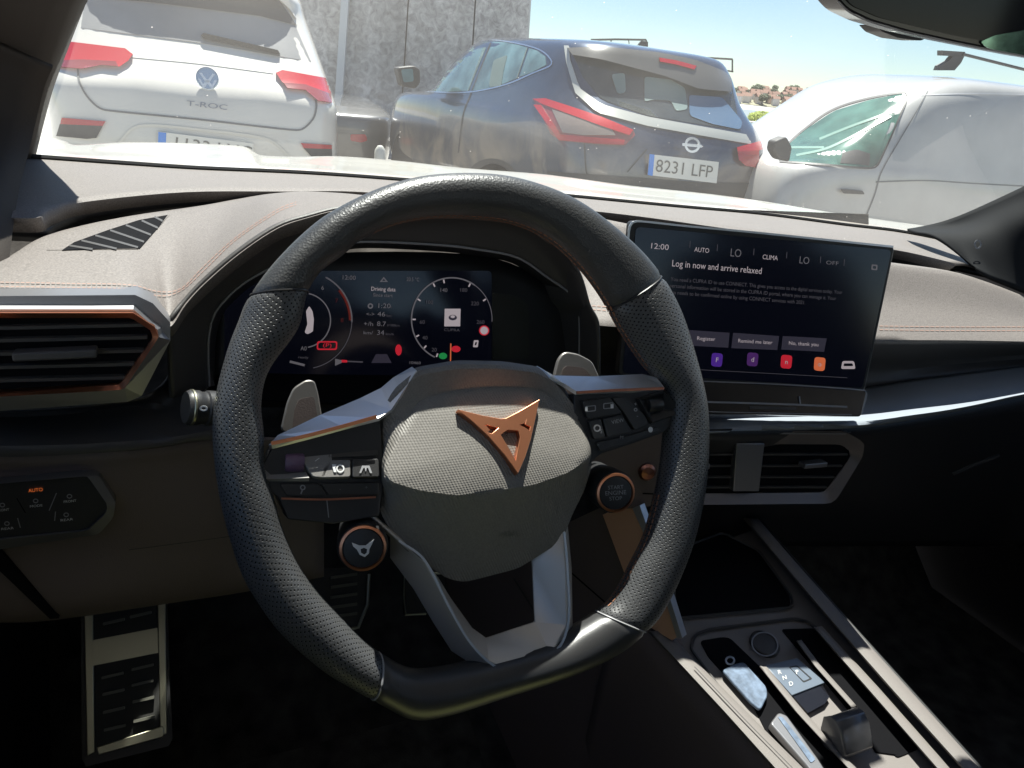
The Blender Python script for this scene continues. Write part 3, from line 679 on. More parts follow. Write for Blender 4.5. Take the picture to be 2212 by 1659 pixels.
# ---- shelf and knee panel under it
def rowY(P):
    if P[-1][0] == 2330 and P[-1][2] < .3:      # carry the row on to the passenger door
        a_, b_ = P[-2], P[-1]; P = P+[(2440, b_[1]+(b_[1]-a_[1])*.9, b_[2])]
    return [aY(x, y, Y) for x, y, Y in P]
loft_idx('shelf', [rowY([(-80,893,.13),(120,885,.13),(280,866,.13),(330,850,.15),(372,800,.2),(420,640,.27)]), rowY([(-80,900,.16),(120,893,.16),(280,880,.16),(340,880,.17),(400,870,.18),(470,850,.2)]),
    rowY([(-80,965,.105),(120,962,.105),(280,955,.11),(360,948,.12),(430,935,.13),(520,925,.14)]), rowY([(-80,988,.102),(120,984,.102),(280,972,.107),(360,962,.117),(430,952,.127),(520,950,.137)])], K['dark'], dash, m=5, cross=14, solid=.003)
loft_idx('knee_panel', [rowY([(-80,990,.104),(120,985,.104),(280,973,.109),(430,953,.13),(560,950,.14),(700,960,.14)]), rowY([(-80,1015,.112),(120,1008,.112),(280,1000,.115),(430,990,.135),(560,985,.15),(700,990,.15)]),
    rowY([(-80,1200,.118),(120,1185,.118),(280,1170,.12),(430,1150,.13),(560,1130,.15),(700,1120,.16)]), rowY([(-80,1336,.12),(60,1336,.12),(160,1326,.12),(354,1298,.13),(534,1271,.15),(700,1240,.16)]),
    rowY([(-80,1330,.2),(60,1330,.2),(160,1320,.2),(354,1290,.21),(534,1262,.22),(700,1230,.23)])], K['brown'], dash, m=5, cross=22, solid=.003)
KF = Fr(aY(100, 1100, .112), X3, Vector((0, -1, .02)))
ribbon('panel_seam', Fr(aY(400,1150,.121), X3, Vector((0, -1, .02))), [(245,1192),(400,1172),(560,1150)], 1.6, K['dark'], dash, h=.001)
plate('fuse_cover_gap', KF, [(-20,1175),(0,1190),(118,1328),(128,1336),(108,1337),(-20,1215)], K['void'], dash, h=.001, t=.004)
lsp = frame_ring('light_switch_panel', KF, rnd([(-60,1045),(184,1021),(214,1026),(250,1086),(245,1118),(214,1154),(-60,1196)], 8), rnd([(-60,1050),(184,1029),(190,1030),(232,1090),(230,1108),(188,1147),(-60,1172)], 8), K['satin'], dash, h=.005, h2=.009, t=.01)
lsb = plate('switch_plate', KF, rnd([(-60,1050),(184,1029),(190,1030),(232,1090),(230,1108),(188,1147),(-60,1172)], 8), K['black'], lsp, h=.007, t=.01)
text('symbol', KF, 'AUTO', 77, 1059, 7.5, K['ambergl'], lsb, align='CENTER', h=.0085, d=(1, -.1), wpx=31)
def sym(x, y, s): 
    text('symbol', KF, s, x, y, 5, K['white'], lsb, align='CENTER', h=.0085, d=(1, -.1), wpx=27)
    shape('symbol', KF, [ell(x-1, y-11, 6, 5, 12), ell(x-1, y-11, 4, 3, 12)], K['grey'], lsb, h=.0083, depth=.0001)
sym(78, 1093, 'MODE'); sym(151, 1083, 'FRONT'); sym(144, 1123, 'REAR'); sym(6, 1102, 'FRONT'); sym(16, 1142, 'REAR')
for q in ([(36,1076),(55,1108)], [(122,1065),(106,1103)], [(38,1119),(44,1140)], [(120,1105),(118,1125)]): ribbon('button_gap', KF, q, 2, K['grey'] if q[0][0] != 36 else K['void'], lsb, h=.0085)

# ---- right side: pad patch between cluster and screen and passenger pad
def pr(x, y, Y): return aY(x, y, Y)
r1 = [(1240,452,.36),(1267,466,.35),(1360,486,.34),(1500,510,.33),(1700,540,.31),(1921,568,.29),(2080,592,.27),(2212,640,.24),(2330,690,.21)]
r2 = [(1252,575,.30),(1262,590,.29),(1330,600,.28),(1500,620,.28),(1700,630,.27),(1910,650,.245),(2080,665,.225),(2212,690,.205),(2330,720,.185)]
r3 = [(1272,697,.205),(1285,698,.20),(1335,702,.195),(1500,715,.20),(1700,728,.20),(1895,738,.188),(2080,738,.175),(2212,738,.165),(2330,738,.158)]
rp = loft_idx('passenger_pad', [[p+Vector((0,.02,-.012)) for p in rowY(r1)], rowY(r1), rowY(r2), rowY(r3), [p+Vector((0,.012,-.006)) for p in rowY(r3)]], K['pad'], dash, m=5, cross=22, solid=.003, label='pale sunlit leatherette pad right of the touchscreen', sharp=60)
RP = hit_of(rp)
for off in (0, 8): ribbon('stitching', RP, [(1262,662+off),(1290,664+off),(1335,668+off)] if off < 0 else [(1900,704+off),(2050,706+off),(2230,706+off)], 1.4, K['stitchpad'], rp, h=.0012, n=60, dash=(8, 11))
for off in (0, 8): ribbon('stitching', RP, [(1268,660+off),(1290,661+off),(1330,664+off)], 1.4, K['stitchpad'], rp, h=.0012, n=30, dash=(8, 11))
loft_idx('passenger_panel', [rowY([(1272,700,.24),(1335,705,.24),(1700,732,.22),(1895,740,.20),(2080,741,.19),(2212,741,.185),(2330,741,.18)]), rowY([(1272,800,.26),(1335,810,.26),(1700,800,.26),(1895,795,.25),(2080,778,.24),(2212,768,.23),(2330,760,.22)]),
     rowY([(1272,850,.22),(1335,860,.22),(1700,855,.26),(1880,838,.245),(2080,808,.225),(2212,792,.215),(2330,778,.205)])], K['dark'], dash, m=5, cross=14, solid=.003)
loft_idx('trim_ledge', [rowY([(1500,845,.27),(1820,842,.25),(1980,820,.23),(2100,804,.22),(2212,790,.21),(2330,776,.20)]), rowY([(1500,890,.20),(1832,893,.17),(1980,880,.157),(2100,865,.15),(2212,845,.148),(2330,830,.14)]),
     rowY([(1500,910,.17),(1832,905,.140),(1980,888,.133),(2100,871,.132),(2212,848,.130),(2330,832,.128)]), rowY([(1500,925,.165),(1832,919,.122),(1980,898,.12),(2100,876,.122),(2212,851,.124),(2330,834,.124)]), rowY([(1500,932,.15),(1832,926,.15),(1980,905,.15),(2100,882,.15),(2212,857,.15),(2330,840,.15)])], K['band'], dash, m=5, cross=20, solid=.003, sharp=60, label='slim silver ledge running across the passenger side')
loft_idx('glovebox', [rowY([(1500,932,.15),(1832,924,.15),(1980,903,.15),(2212,857,.15),(2330,840,.15)]), rowY([(1500,1000,.17),(1860,1000,.17),(1980,980,.17),(2212,960,.17),(2330,950,.17)]),
     rowY([(1500,1100,.20),(1830,1100,.2),(1980,1090,.2),(2212,1080,.2),(2330,1080,.2)]), rowY([(1500,1180,.24),(1830,1180,.24),(1980,1180,.24),(2212,1180,.24),(2330,1180,.24)])], K['black'], dash, m=5, cross=14, solid=.003)
ribbon('glovebox_handle', Fr(aY(2270-200,1000,.165), X3, -Y3), [(2060,1045-20),(2105,1005),(2160,985)], 5, K['dark'], dash, h=.004, solid=.002)
# ---- central air vents
CVY = .150
CF = Fr(aY(1690, 1010, CVY), Vector((1, -.08, 0)), Vector((-.08, -1, .10)))
cv = plate('air_vent', CF, rnd([(1340,930),(1828,936),(1866,958),(1862,985),(1808,1076),(1795,1086),(1340,1090)], 8), K['bronze'], dash, h=-.006, t=.05, label='pair of dark air vents under the touchscreen')
frame_ring('vent_bezel', CF, rnd([(1340,926),(1826,932),(1868,956),(1864,986),(1808,1078),(1794,1088),(1340,1092)], 8), rnd([(1350,958),(1815,960),(1836,972),(1838,988),(1786,1058),(1776,1064),(1350,1068)], 8), K['bronze'], cv, h=.004, h2=-.004, t=.006)
plate('vent_cavity', CF, [(1350,955),(1820,957),(1840,972),(1842,988),(1788,1062),(1350,1070)], K['void'], cv, h=-.005, t=.003)
for y in (981, 1006, 1030, 1052):
    a_, b_ = CF.at(1360, y, -.002), CF.at(1832-(max(0, y-990))*.72, y, -.002)
    mk('vent_slat', [a_, b_, b_-CF.n*.018+CF.v*.003, a_-CF.n*.018+CF.v*.003], [[0,1,2,3]], K['dark'], cv, solid=.002, smooth=False)
plate('vent_divider', CF, [(1592,958),(1652,958),(1640,1062),(1584,1062)], K['satin'], cv, h=.003, t=.02, bevel=.001)
box('vent_tab', CF.at(1756, 1002, .004), CF.u, CF.v, CF.n, .034, .006, .012, K['satin'], cv, bevel=.001)
box('vent_tab', CF.at(1500, 1006, .004), CF.u, CF.v, CF.n, .034, .006, .012, K['satin'], cv, bevel=.001)
facets('vent_blade_top', [(1340,908,-.02),(1832,914,-.02),(1846,930,-.014),(1828,936,.004),(1340,932,.004)], [[0,1,2,3,4]], K['satin'], parent=cv, fr=CF, solid=.002)
# brown dash side seen through the wheel, with a chrome socket
plate('lower_centre_panel', Fr(aY(1380,1000,.15), X3, Vector((-.3,-1,.1))), rnd([(1285,930),(1440,930),(1440,1090),(1340,1100),(1270,1000)], 12), K['brown'], dash, h=0, t=.02)
SKF = Fr(aY(1395,1020,.145), X3, Vector((-.3,-1,.1)))
lathe('socket_knob', SKF.at(1397, 1019), SKF.n, [(.0088, -.002), (.0095, .002), (.007, .005), (1e-6, .006)], K['copperdark'], dash)
ribbon('panel_seam', SKF, [(1388,1066),(1440,1068)], 3, K['void'], dash, h=.001)

# ================================================================== INSTRUMENT CLUSTER
ic = thing('instrument_cluster', 'dark digital instrument cluster under its hood behind the steering wheel', 'instrument cluster', (0, .2, -.02))
BF = Fr(aY(850, 690, .20), X3, Vector((0, -1, .22)))
lip = [(452,850),(449,745),(458,690),(475,660),(515,620),(561,591),(640,553),(720,530),(793,522),(947,529),(1033,539),(1119,557),(1184,600),(1225,628),(1248,655),(1252,700),(1251,790),(1250,850)]
outr = [(374,860),(370,760),(369,700),(402,653),(445,608),(520,545),(600,492),(665,470),(740,452),(900,440),(1040,440),(1130,455),(1190,500),(1225,548),(1252,600),(1270,660),(1290,700),(1292,850)]
oz = [.15,.14,.125,.136,.146,.156,.166,.171,.176,.178,.178,.178,.178,.175,.172,.17,.17,.17]
O3 = []
for (x, y), Y in zip(outr, oz):
    O3.append(aY(x, y, Y))
L3 = [aY(x, y, .205) for x, y in lip]
I3 = [aY(850+(x-850)*.95, 700+(y-700)*.92, .25) for x, y in lip]
loft_idx('binnacle_skirt', [[p+Vector((0, .003, 0)) for p in O3], [p+Vector((0, .10, -.02)) for p in O3]], K['dark'], ic, m=5, solid=.002)
loft_idx('binnacle_hood', [O3, [a.lerp(b, .5)+Vector((0, .006, 0)) for a, b in zip(O3, L3)], L3], K['dark'], ic, m=5, cross=12, solid=.003)
loft_idx('binnacle_inner', [[p+Vector((0, .002, 0)) for p in L3], I3], K['black'], ic, m=5, cross=6, solid=.002)
tube('binnacle_lip', L3, .0012, K['grey'], ic, seg=8, n=90)
loft_idx('binnacle_floor', [rowY([(440,850,.19),(700,870,.19),(1000,870,.19),(1260,850,.19)]), rowY([(480,800,.24),(700,800,.24),(1000,800,.24),(1240,800,.24)])], K['void'], ic, m=4, solid=.002)
DF = Fr(aY(850, 690, .245), X3, Vector((0, -1, .22)))
loft_idx('cluster_surround', [[DF.at(x, y, -.001) for x, y in ((470,640),(560,588),(700,548),(1000,548),(1130,580),(1240,660))], [DF.at(x, y, -.001) for x, y in ((450,880),(560,880),(700,880),(1000,880),(1130,880),(1250,880))]], K['black'], ic, m=4, solid=.002)
disp = plate('display', DF, rnd([(485,640),(620,585),(1062,585),(1062,812),(485,812)], 10), K['scr'], ic, h=.001, t=.003)
plate('painted_reflection', DF, rnd([(1063,632),(1120,640),(1142,660),(1142,775),(1064,775)], 8), M('olive_reflection', (.020, .020, .014), .35), ic, h=.001, t=.003)  # greenish reflection in the cluster, put in as a tinted plate
def arc(cx, cy, r, a0, a1, w, mat, nm='gauge_arc', ry=None):
    return ribbon(nm, DF, [(cx+r*math.cos(R(a)), cy-(ry or r)*math.sin(R(a))) for a in [a0+(a1-a0)*i/24 for i in range(25)]], w, mat, disp, h=.0018, n=60)
arc(655, 692, 105, -78, 63, 2, K['txtdim']); arc(655, 692, 105, 62, -2, 3.2, K['txt2']); arc(655, 692, 101, 40, 0, 5, M('warn', (0, 0, 0), .4, emit=((.8, .06, .03), .02)))
arc(655, 692, 59, -80, 78, 2.6, K['txt2'])
arc(976, 690, 87, 55, 245, 3, K['txt2'], ry=90); arc(976, 690, 87, -3, 55, 1.6, K['txt2'], ry=90)
for a in (247, 225, 205, 180, 150, 118, 102, 62, 30):
    c_, s_ = math.cos(R(a)), -math.sin(R(a)); ribbon('tick', DF, [(976+85*c_, 690+88*s_), (976+78*c_, 690+80*s_)], 3, K['txt'], disp, h=.0022)
shape('car_picture', DF, [rnd([(661,672),(668,661),(675,672),(678,690),(676,716),(664,722),(658,718),(664,700)], 3)], K['txt'], disp, h=.0014, depth=.0002)
T = lambda s, x, y, h, m, al='CENTER', w=None: text('lettering', DF, s, x, y, h, m, disp, d=(1, .035), h=.0022, align=al, wpx=w)
T('12:00', 753, 600, 9, K['txt2'], w=28); T('20.5 °C', 892, 604, 8, K['txt2'], w=27)
shape('warning_triangle', DF, [[(829,598),(838,609),(820,609)], [(829,602),(833,607),(825,607)]], K['txt2'], disp, h=.0014, depth=.0002)
T('Driving data', 828, 625, 8.5, K['txt'], w=52); T('Since start', 827, 638, 7, K['txt2'], w=42)
T('1:20', 829, 661, 10, K['txt2'], w=26); T('46', 824, 679, 10, K['txt2'], w=17); T('8.7', 824, 700, 10, K['txt2'], w=19); T('34', 822, 719, 10, K['txt2'], w=15)
T('h', 845, 663, 6, K['txtdim']); T('km', 840, 682, 6, K['txtdim']); T('l/100km', 850, 703, 5, K['txtdim'], w=26); T('km/h', 842, 722, 5, K['txtdim'], w=17)
shape('clock_symbol', DF, [ell(800,661,6,6,14), ell(800,661,3,3,12)], K['txt2'], disp, h=.0014, depth=.0002)
T('<->', 800, 679, 8, K['txt2'], w=17); T('+/h', 796, 700, 9, K['txt2'], w=20); T('km/', 795, 719, 7, K['txt2'], w=20)
for s, x, y in (('6', 697, 622), ('7', 727, 650), ('8', 739, 692)): T(s, x, y, 9, K['txt2'] if s == '6' else M('gauge_red', (0, 0, 0), .4, emit=((.7, .08, .08), .014)))
for s, x, y in (('20', 938, 756), ('40', 918, 730), ('60', 912, 696), ('100', 927, 653), ('140', 958, 627), ('180', 1001, 627), ('220', 1026, 656), ('260', 1038, 696)): T(s, x, y, 8, K['txtdim'] if s != '140' else K['txt2'])
plate('info_tile', DF, [(961,667),(995,667),(994,705),(960,705)], K['txt'], disp, h=.0018, t=.0005)
shape('tile_symbol', DF, [ell(978,686,9,6,16), ell(978,684,5,3,12)], K['btn'], disp, h=.0022, depth=.0001); T('CUPRA', 976, 713, 6, K['txtdim'], w=34)
plate('speed_sign', DF, ell(1046,714,11,11,20), K['red'], disp, h=.0016, t=.0005); plate('speed_sign_face', DF, ell(1046,714,8.5,8.5,20), K['txt'], disp, h=.002, t=.0003)
frame_ring('battery_lamp', DF, rnd([(685,737),(729,737),(728,756),(684,756)], 5), rnd([(688,740),(726,740),(725,753),(687,753)], 4), K['red'], disp, h=.002, t=.0003); T('(P)', 707, 746, 8, K['red'], w=18)
plate('belt_lamp', DF, ell(861,756,7,12,16), K['red'], disp, h=.002, t=.0003); plate('belt_lamp', DF, ell(985,754,10,7,16), K['red'], disp, h=.002, t=.0003)
plate('eco_lamp', DF, ell(957,769,9,7,16), K['green'], disp, h=.002, t=.0003); ribbon('needle', DF, [(974,742),(973,790)], 2.4, K['orange'], disp, h=.0024)
frame_ring('park_symbol', DF, rnd([(1024,735),(1034,735),(1032,750),(1022,750)], 2), rnd([(1027,739),(1031,739),(1029,746),(1025,746)], 1), K['txt'], disp, h=.002, t=.0003)
plate('fuel_symbol', DF, [(724,775),(738,778),(738,784),(724,790)], K['txt2'], disp, h=.002, t=.0003); ribbon('fuel_bar', DF, [(738,780),(784,782)], 3, K['txtdim'], disp, h=.002); plate('fuel_mark', DF, [(738,777),(750,778),(750,783),(738,783)], K['red'], disp, h=.0022, t=.0003)
ribbon('temp_bar', DF, [(626,781),(658,789)], 5, K['txt2'], disp, h=.002); T('A0', 656, 753, 9, K['txt2'], w=13); T('ready', 655, 772, 5, K['txtdim'], w=22); T('10460', 896, 784, 6, K['txt2'], w=24)
shape('road_symbol', DF, [[(812,765),(836,765),(846,784),(802,784)]], K['btn'], disp, h=.0012, depth=.0002)

# ================================================================== TOUCHSCREEN
ts = thing('touchscreen', 'large black infotainment touchscreen showing a login message', 'touchscreen', (.34, .15, .02))
sTL, sTR = aY(1362, 480, .225), aY(1934, 534, .155)
uu = (sTR-sTL).normalized(); up_ = Vector((.02, .17, 1)); nn_ = uu.cross(up_)
if nn_.y > 0: nn_ = -nn_
TF = Fr(sTL, uu, nn_)
body = plate('screen_housing', TF, rnd([(1362,476),(1934,532),(1868,846),(1335,812)], 12), K['black'], ts, h=0, t=.012, bevel=.0015)
ribbon('screen_edge', TF, [(1357,520),(1360,492),(1368,480),(1385,478),(1480,488),(1640,503),(1930,533)], 4.5, K['silver'], body, h=.0006, n=60, solid=.0015)
td = plate('screen_glass', TF, rnd([(1374,490),(1926,540),(1863,838),(1345,806)], 10), K['scr'], body, h=.0012, t=.001)
X = lambda s, x, y, h, m, al='LEFT', w=None, d=(1, .1): text('lettering', TF, s, x, y, h, m, td, d=d, h=.0016, align=al, wpx=w)
X('12:00', 1403, 531, 12, K['txt'], w=38); X('AUTO', 1500, 539, 10, K['txt'], w=32); X('LO', 1577, 546, 17, K['txt2'], w=23); X('CLIMA', 1647, 555, 10, K['txt'], w=33); X('LO', 1726, 562, 15, K['txt2'], w=21); X('OFF', 1784, 567, 8, K['txt2'], w=27)
frame_ring('profile_symbol', TF, rnd([(1883,571),(1896,572),(1895,584),(1882,583)], 3), rnd([(1886,574),(1893,575),(1892,581),(1885,580)], 2), K['txt2'], td, h=.0016, t=.0002)
for x, y in ((1491,527), (1550,534), (1629,543), (1700,550), (1773,560), (1824,566)): ribbon('divider', TF, [(x, y-6), (x-1, y+8)], 1.4, K['txtdim'], td, h=.0016)
X('Log in now and arrive relaxed', 1451, 569, 14, K['txt'], w=199, d=(1, .088))
for i, (s, ln) in enumerate((('You need a CUPRA ID to use CONNECT. This gives you access to the digital services today. Your', 392), ('personal information will be stored in the CUPRA ID portal, where you can manage it. Your', 380), ('data needs to be confirmed online by using CONNECT services with 2021.', 310))):
    X(s, 1449-i*3, 603+i*14, 8, K['txtdim'], w=ln, d=(1, .078))
for q, s in (([(1474,712),(1576,719),(1573,751),(1478,746)], 'Register'), ([(1584,719),(1683,726),(1679,756),(1580,752)], 'Remind me later'), ([(1691,726),(1786,731),(1780,760),(1688,755)], 'No, thank you')):
    plate('screen_button', TF, q, K['btn'], td, h=.0015, t=.0003); cxq = sum(a for a, b in q)/4; cyq = sum(b for a, b in q)/4; X(s, cxq, cyq, 8, K['txt'], 'CENTER', w=len(s)*4.9, d=(1, .055))
for (x, y, m, s) in ((1549,778,'purple','F'), (1626,777,'purple2','d'), (1699,782,'red','n'), (1771,787,'orange','o')):
    plate('app_icon', TF, rnd([(x-11,y-16),(x+13,y-14),(x+10,y+15),(x-13,y+13)], 7), K[m], td, h=.0015, t=.0003); X(s, x, y, 10, K['txt'], 'CENTER')
plate('app_icon', TF, ell(1391,772,13,15,20), K['purple2'], td, h=.0015, t=.0003)
frame_ring('car_symbol', TF, rnd([(1820,780),(1845,780),(1848,797),(1817,797)], 4), rnd([(1823,785),(1842,785),(1843,791),(1822,791)], 2), K['txt'], td, h=.0016, t=.0002)
ribbon('screen_line', TF, [(1480,797),(1650,806),(1830,816)], 1, K['txtdim'], td, h=.0016)
# slider bar below
SBF = Fr(TF.at(1690, 860, .002), TF.u, (TF.n+Z3*.35))
sb_ = plate('slider_bar', SBF, rnd([(1345,812),(1873,843),(1860,900),(1350,890)], 6), K['gloss'], ts, h=.004, t=.02, bevel=.0012)
ribbon('slider_edge', SBF, [(1505,823),(1700,831),(1868,843),(1873,850),(1862,893)], 2.6, K['satin'], sb_, h=.0048)
ribbon('slider_line', SBF, [(1516,868),(1690,873),(1830,879)], 4, K['grey'], sb_, h=.005); ribbon('slider_line', SBF, [(1727,856),(1729,873)], 3, K['grey'], sb_, h=.0052)
plate('slider_mark', SBF, [(1620,877),(1722,880),(1720,886),(1620,883)], K['dark'], sb_, h=.005, t=.001); ribbon('slider_line', SBF, [(1510,889),(1700,893),(1840,896)], 1.6, K['grey'], sb_, h=.005)
# ================================================================== CENTRE CONSOLE
con = thing('centre_console', 'centre console with pale sunlit rails, key slots and gear panel', 'centre console', (.45, 0, -.5))
CN = Vector((0, -.2, 1)); CO = Fr((0, 0, -.328), X3, CN)
def CP(x, y, h=0): return CO.at(x, y, h)
# deck
K['deck'] = M('console_deck', (.16, .146, .137), .6, bump=(900, .4), spec=.3)
deck = plate('deck', CO, [(1440,1300),(1500,1190),(1640,1140),(1800,1325),(2110,1670),(2110,1800),(1720,1800),(1690,1690),(1470,1445)], K['deck'], con, h=-.012, t=.02)
# left rail
def rail(name, left, right, mat, h0=.0, rise=.006, label=None):
    n = 24; a = lin([(x, y, 0) for x, y in left], n); b = lin([(x, y, 0) for x, y in right], n); rows = []
    for q, h in ((0, -.05), (0, h0-.003), (.12, h0+rise*.7), (.5, h0+rise), (.88, h0+rise*.7), (1, h0-.003), (1, -.03)):
        rows.append([CP(*(a[i].lerp(b[i], q)).xy, h) for i in range(n)])
    v = [p for r in rows for p in r]; return mk(name, v, gridf(len(rows), n), mat, con, solid=.002, label=label, sharp=60)
rail('rail', [(1400,1365),(1470,1440),(1560,1538),(1667,1659),(1790,1800)], [(1440,1360),(1500,1425),(1620,1545),(1735,1659),(1875,1800)], K['deck'], label='pale left rail of the console')
rail('rail', [(1605,1120),(1660,1185),(1784,1331),(1930,1497),(2076,1659),(2200,1800)], [(1638,1120),(1700,1193),(1812,1320),(1965,1490),(2117,1659),(2243,1800)], K['deck'], h0=.008, label='pale right rail of the console')
rail('rail', [(1757,1356),(1880,1497),(1982,1614),(2040,1680),(2140,1800)], [(1775,1352),(1905,1492),(2020,1622),(2052,1659),(2175,1800)], K['deck'], h0=.002, rise=.003, label='thin middle rail of the console')
rail('rail', [(1720,1385),(1760,1440),(1840,1530)], [(1731,1382),(1775,1440),(1850,1524)], K['deck'], h0=.0, rise=.002)
rail('rail', [(1640,1440),(1720,1540),(1830,1659),(1950,1800)], [(1656,1440),(1740,1540),(1850,1659),(1975,1800)], K['deck'], h0=.0, rise=.003)
ribbon('rail_line', CO, [(1500,1440),(1600,1545),(1712,1659)], 2, K['dark'], con, h=.009)
# side walls
sw_l = [[CP(1400,1365,-.004), CP(1560,1538,-.004), CP(1790,1800,-.004)]]
loft('side_wall', [[CP(1345,1310,-.003), CP(1400,1365,-.003), CP(1470,1440,-.003), CP(1560,1538,-.003), CP(1667,1659,-.003), CP(1800,1800,-.003)],
      [p+Vector((-.012, 0, -.08)) for p in [CP(1345,1310), CP(1400,1365), CP(1470,1440), CP(1560,1538), CP(1667,1659), CP(1800,1800)]],
      [p+Vector((-.02, 0, -.32)) for p in [CP(1345,1310), CP(1400,1365), CP(1470,1440), CP(1560,1538), CP(1667,1659), CP(1800,1800)]]], K['brown'], con, n=24, cross=12, smoothrows=False)
loft('side_wall', [[CP(1638,1120,.005), CP(1812,1320,.005), CP(2117,1659,.005), CP(2243,1800,.005)], [p+Vector((.02, 0, -.3)) for p in [CP(1638,1120), CP(1812,1320), CP(2117,1659), CP(2243,1800)]]], K['black'], con, n=12, smoothrows=False)
# knee side of the tunnel behind the wheel
SPN = Fr(aY(1340, 1230, .14), Vector((.35, .9, .0)), Vector((-.9, -.42, .1)))
plate('tunnel_side', SPN, [(960,1235),(1130,1180),(1225,1130),(1300,1095),(1350,1240),(1430,1340),(1470,1445),(1660,1659),(1700,1800),(1180,1800),(1000,1400)], K['brown'], con, h=-.004, t=.02)
ribbon('tunnel_seam', SPN, [(1180,1190),(1260,1260),(1340,1330)], 3, K['void'], con, h=0); ribbon('tunnel_seam', SPN, [(1110,1250),(1160,1330),(1200,1400)], 3, K['dark'], con, h=0)
K['coppersatin'] = M('satin_copper_strip', (.75, .45, .30), .45, .4, bump=(300, .1))
plate('copper_strip', SPN, [(1302,1112),(1352,1094),(1366,1100),(1400,1170),(1462,1376),(1452,1384),(1400,1352),(1368,1290)], K['coppersatin'], con, h=.002, t=.01)
plate('edge_strip', SPN, [(1366,1098),(1382,1092),(1412,1180),(1474,1378),(1462,1378),(1400,1175)], K['spoke'], con, h=.006, t=.01)
# front tray
tray = plate('tray', CO, rnd([(1440,1190),(1560,1150),(1640,1190),(1706,1290),(1708,1310),(1458,1332)], 10), K['void'], con, h=-.0105, t=.002)
tube('tray_rim', [CP(x, y, -.008) for x, y in rnd([(1455,1190),(1560,1150),(1640,1190),(1712,1290),(1712,1312),(1458,1336)], 12)], .0016, K['dark'], con, closed=True, seg=6)
tube('deck_rim', [CP(x, y, -.009) for x, y in rnd([(1712,1659),(1580,1520),(1492,1402),(1500,1372),(1530,1360),(1715,1336),(1745,1342),(1770,1362)], 10)][6:-2], .0018, K['dark'], con, seg=6)
plate('cavity', CO, rnd([(1512,1384),(1560,1376),(1577,1378),(1650,1448),(1748,1560),(1860,1690),(1735,1690),(1655,1580),(1630,1530),(1530,1418)], 8), K['void'], con, h=-.0108, t=.002)
plate('slot', CO, rnd([(1688,1359),(1757,1357),(1984,1618),(1938,1636),(1830,1530)], 6), K['void'], con, h=-.0107, t=.002)
plate('slot', CO, [(1845,1545),(1866,1560),(1936,1630),(1892,1624)], K['void'], con, h=-.0104, t=.002)
pb = Fr(CP(1652, 1390, -.009), X3, CN)
rb = (pb.at(1680, 1390)-pb.at(1625, 1390)).length/2
sbn = lathe('start_button', pb.o, CN, [(rb*1.06, -.006), (rb*1.06, .0015), (rb*.98, .0022), (rb*.93, .0008), (rb*.6, .0016), (1e-6, .0018)], K['dark'], con, label='round dark start button in the console')
frame_ring('button_ring', CO, ell(1652.5,1391,30,26,40,rot=25), ell(1652.5,1391,27,23.5,40,rot=25), K['grey'], con, h=-.0066, t=.0008)
# gear panel
K['gearpanel'] = M('gear_gloss_panel', (.10, .125, .16), .35, spec=.6)  # sky reflection on the panel put into its blue base colour
gp = plate('gear_panel', CO, [(1653,1437),(1722,1421),(1783,1474),(1711,1502)], K['gearpanel'], con, h=-.004, t=.008, bevel=.0006)
plate('gear_panel_foot', CO, [(1712,1503),(1776,1478),(1792,1505),(1782,1520),(1745,1540)], K['gloss'], con, h=-.006, t=.006)
frame_ring('park_button', CO, rnd([(1704,1440),(1722,1437),(1755,1466),(1736,1474)], 3), rnd([(1707,1442),(1721,1439),(1750,1465),(1736,1471)], 3), K['black'], gp, h=-.0036, t=.002)
for s, x, y in (('P', 1722, 1452), ('R', 1684, 1452), ('N', 1695, 1464), ('D', 1709, 1477)): text('lettering', CO, s, x, y, 9, K['white'], gp, align='CENTER', h=-.0032, d=(1, -.3))
# gear selector
gs = thing('gear_selector', 'small black gear selector paddle with bright top, right of the key tray', 'gear selector', CP(1815, 1600, 0))
ga = Fr(CP(1830, 1608, -.002), Vector((1, .06, 0)), Vector((-.05, -1, .35)))
gw = (ga.at(1860, 1560)-ga.at(1800, 1560)).length
def gsec(z, y, w, t): return [ga.pt(-w/2, z, y), ga.pt(w/2, z, y)]
rows = []
prof = [(-.004, .012), (.002, .016), (.012, .0145), (.024, .012), (.032, .006), (.033, -.002), (.028, -.010), (.014, -.014), (-.004, -.014)]
for (z, y) in prof:
    rows.append([ga.pt(-gw*.5, z, y-.002), ga.pt(-gw*.44, z, y), ga.pt(0, z+.0005, y+.0006), ga.pt(gw*.44, z, y), ga.pt(gw*.5, z, y-.002)])
v = [p for r in rows for p in r]; n5 = len(rows)
f = gridf(n5, 5)+[[i*5 for i in range(n5)], [i*5+4 for i in range(n5-1, -1, -1)], [0, 1, 2, 3, 4][::-1]+[(n5-1)*5+i for i in range(5)]]
mk('selector_grip', v, f, M('selector_black', (.07, .07, .075), .30, spec=.6, coat=.3), gs, face=False, bevel=.0008)
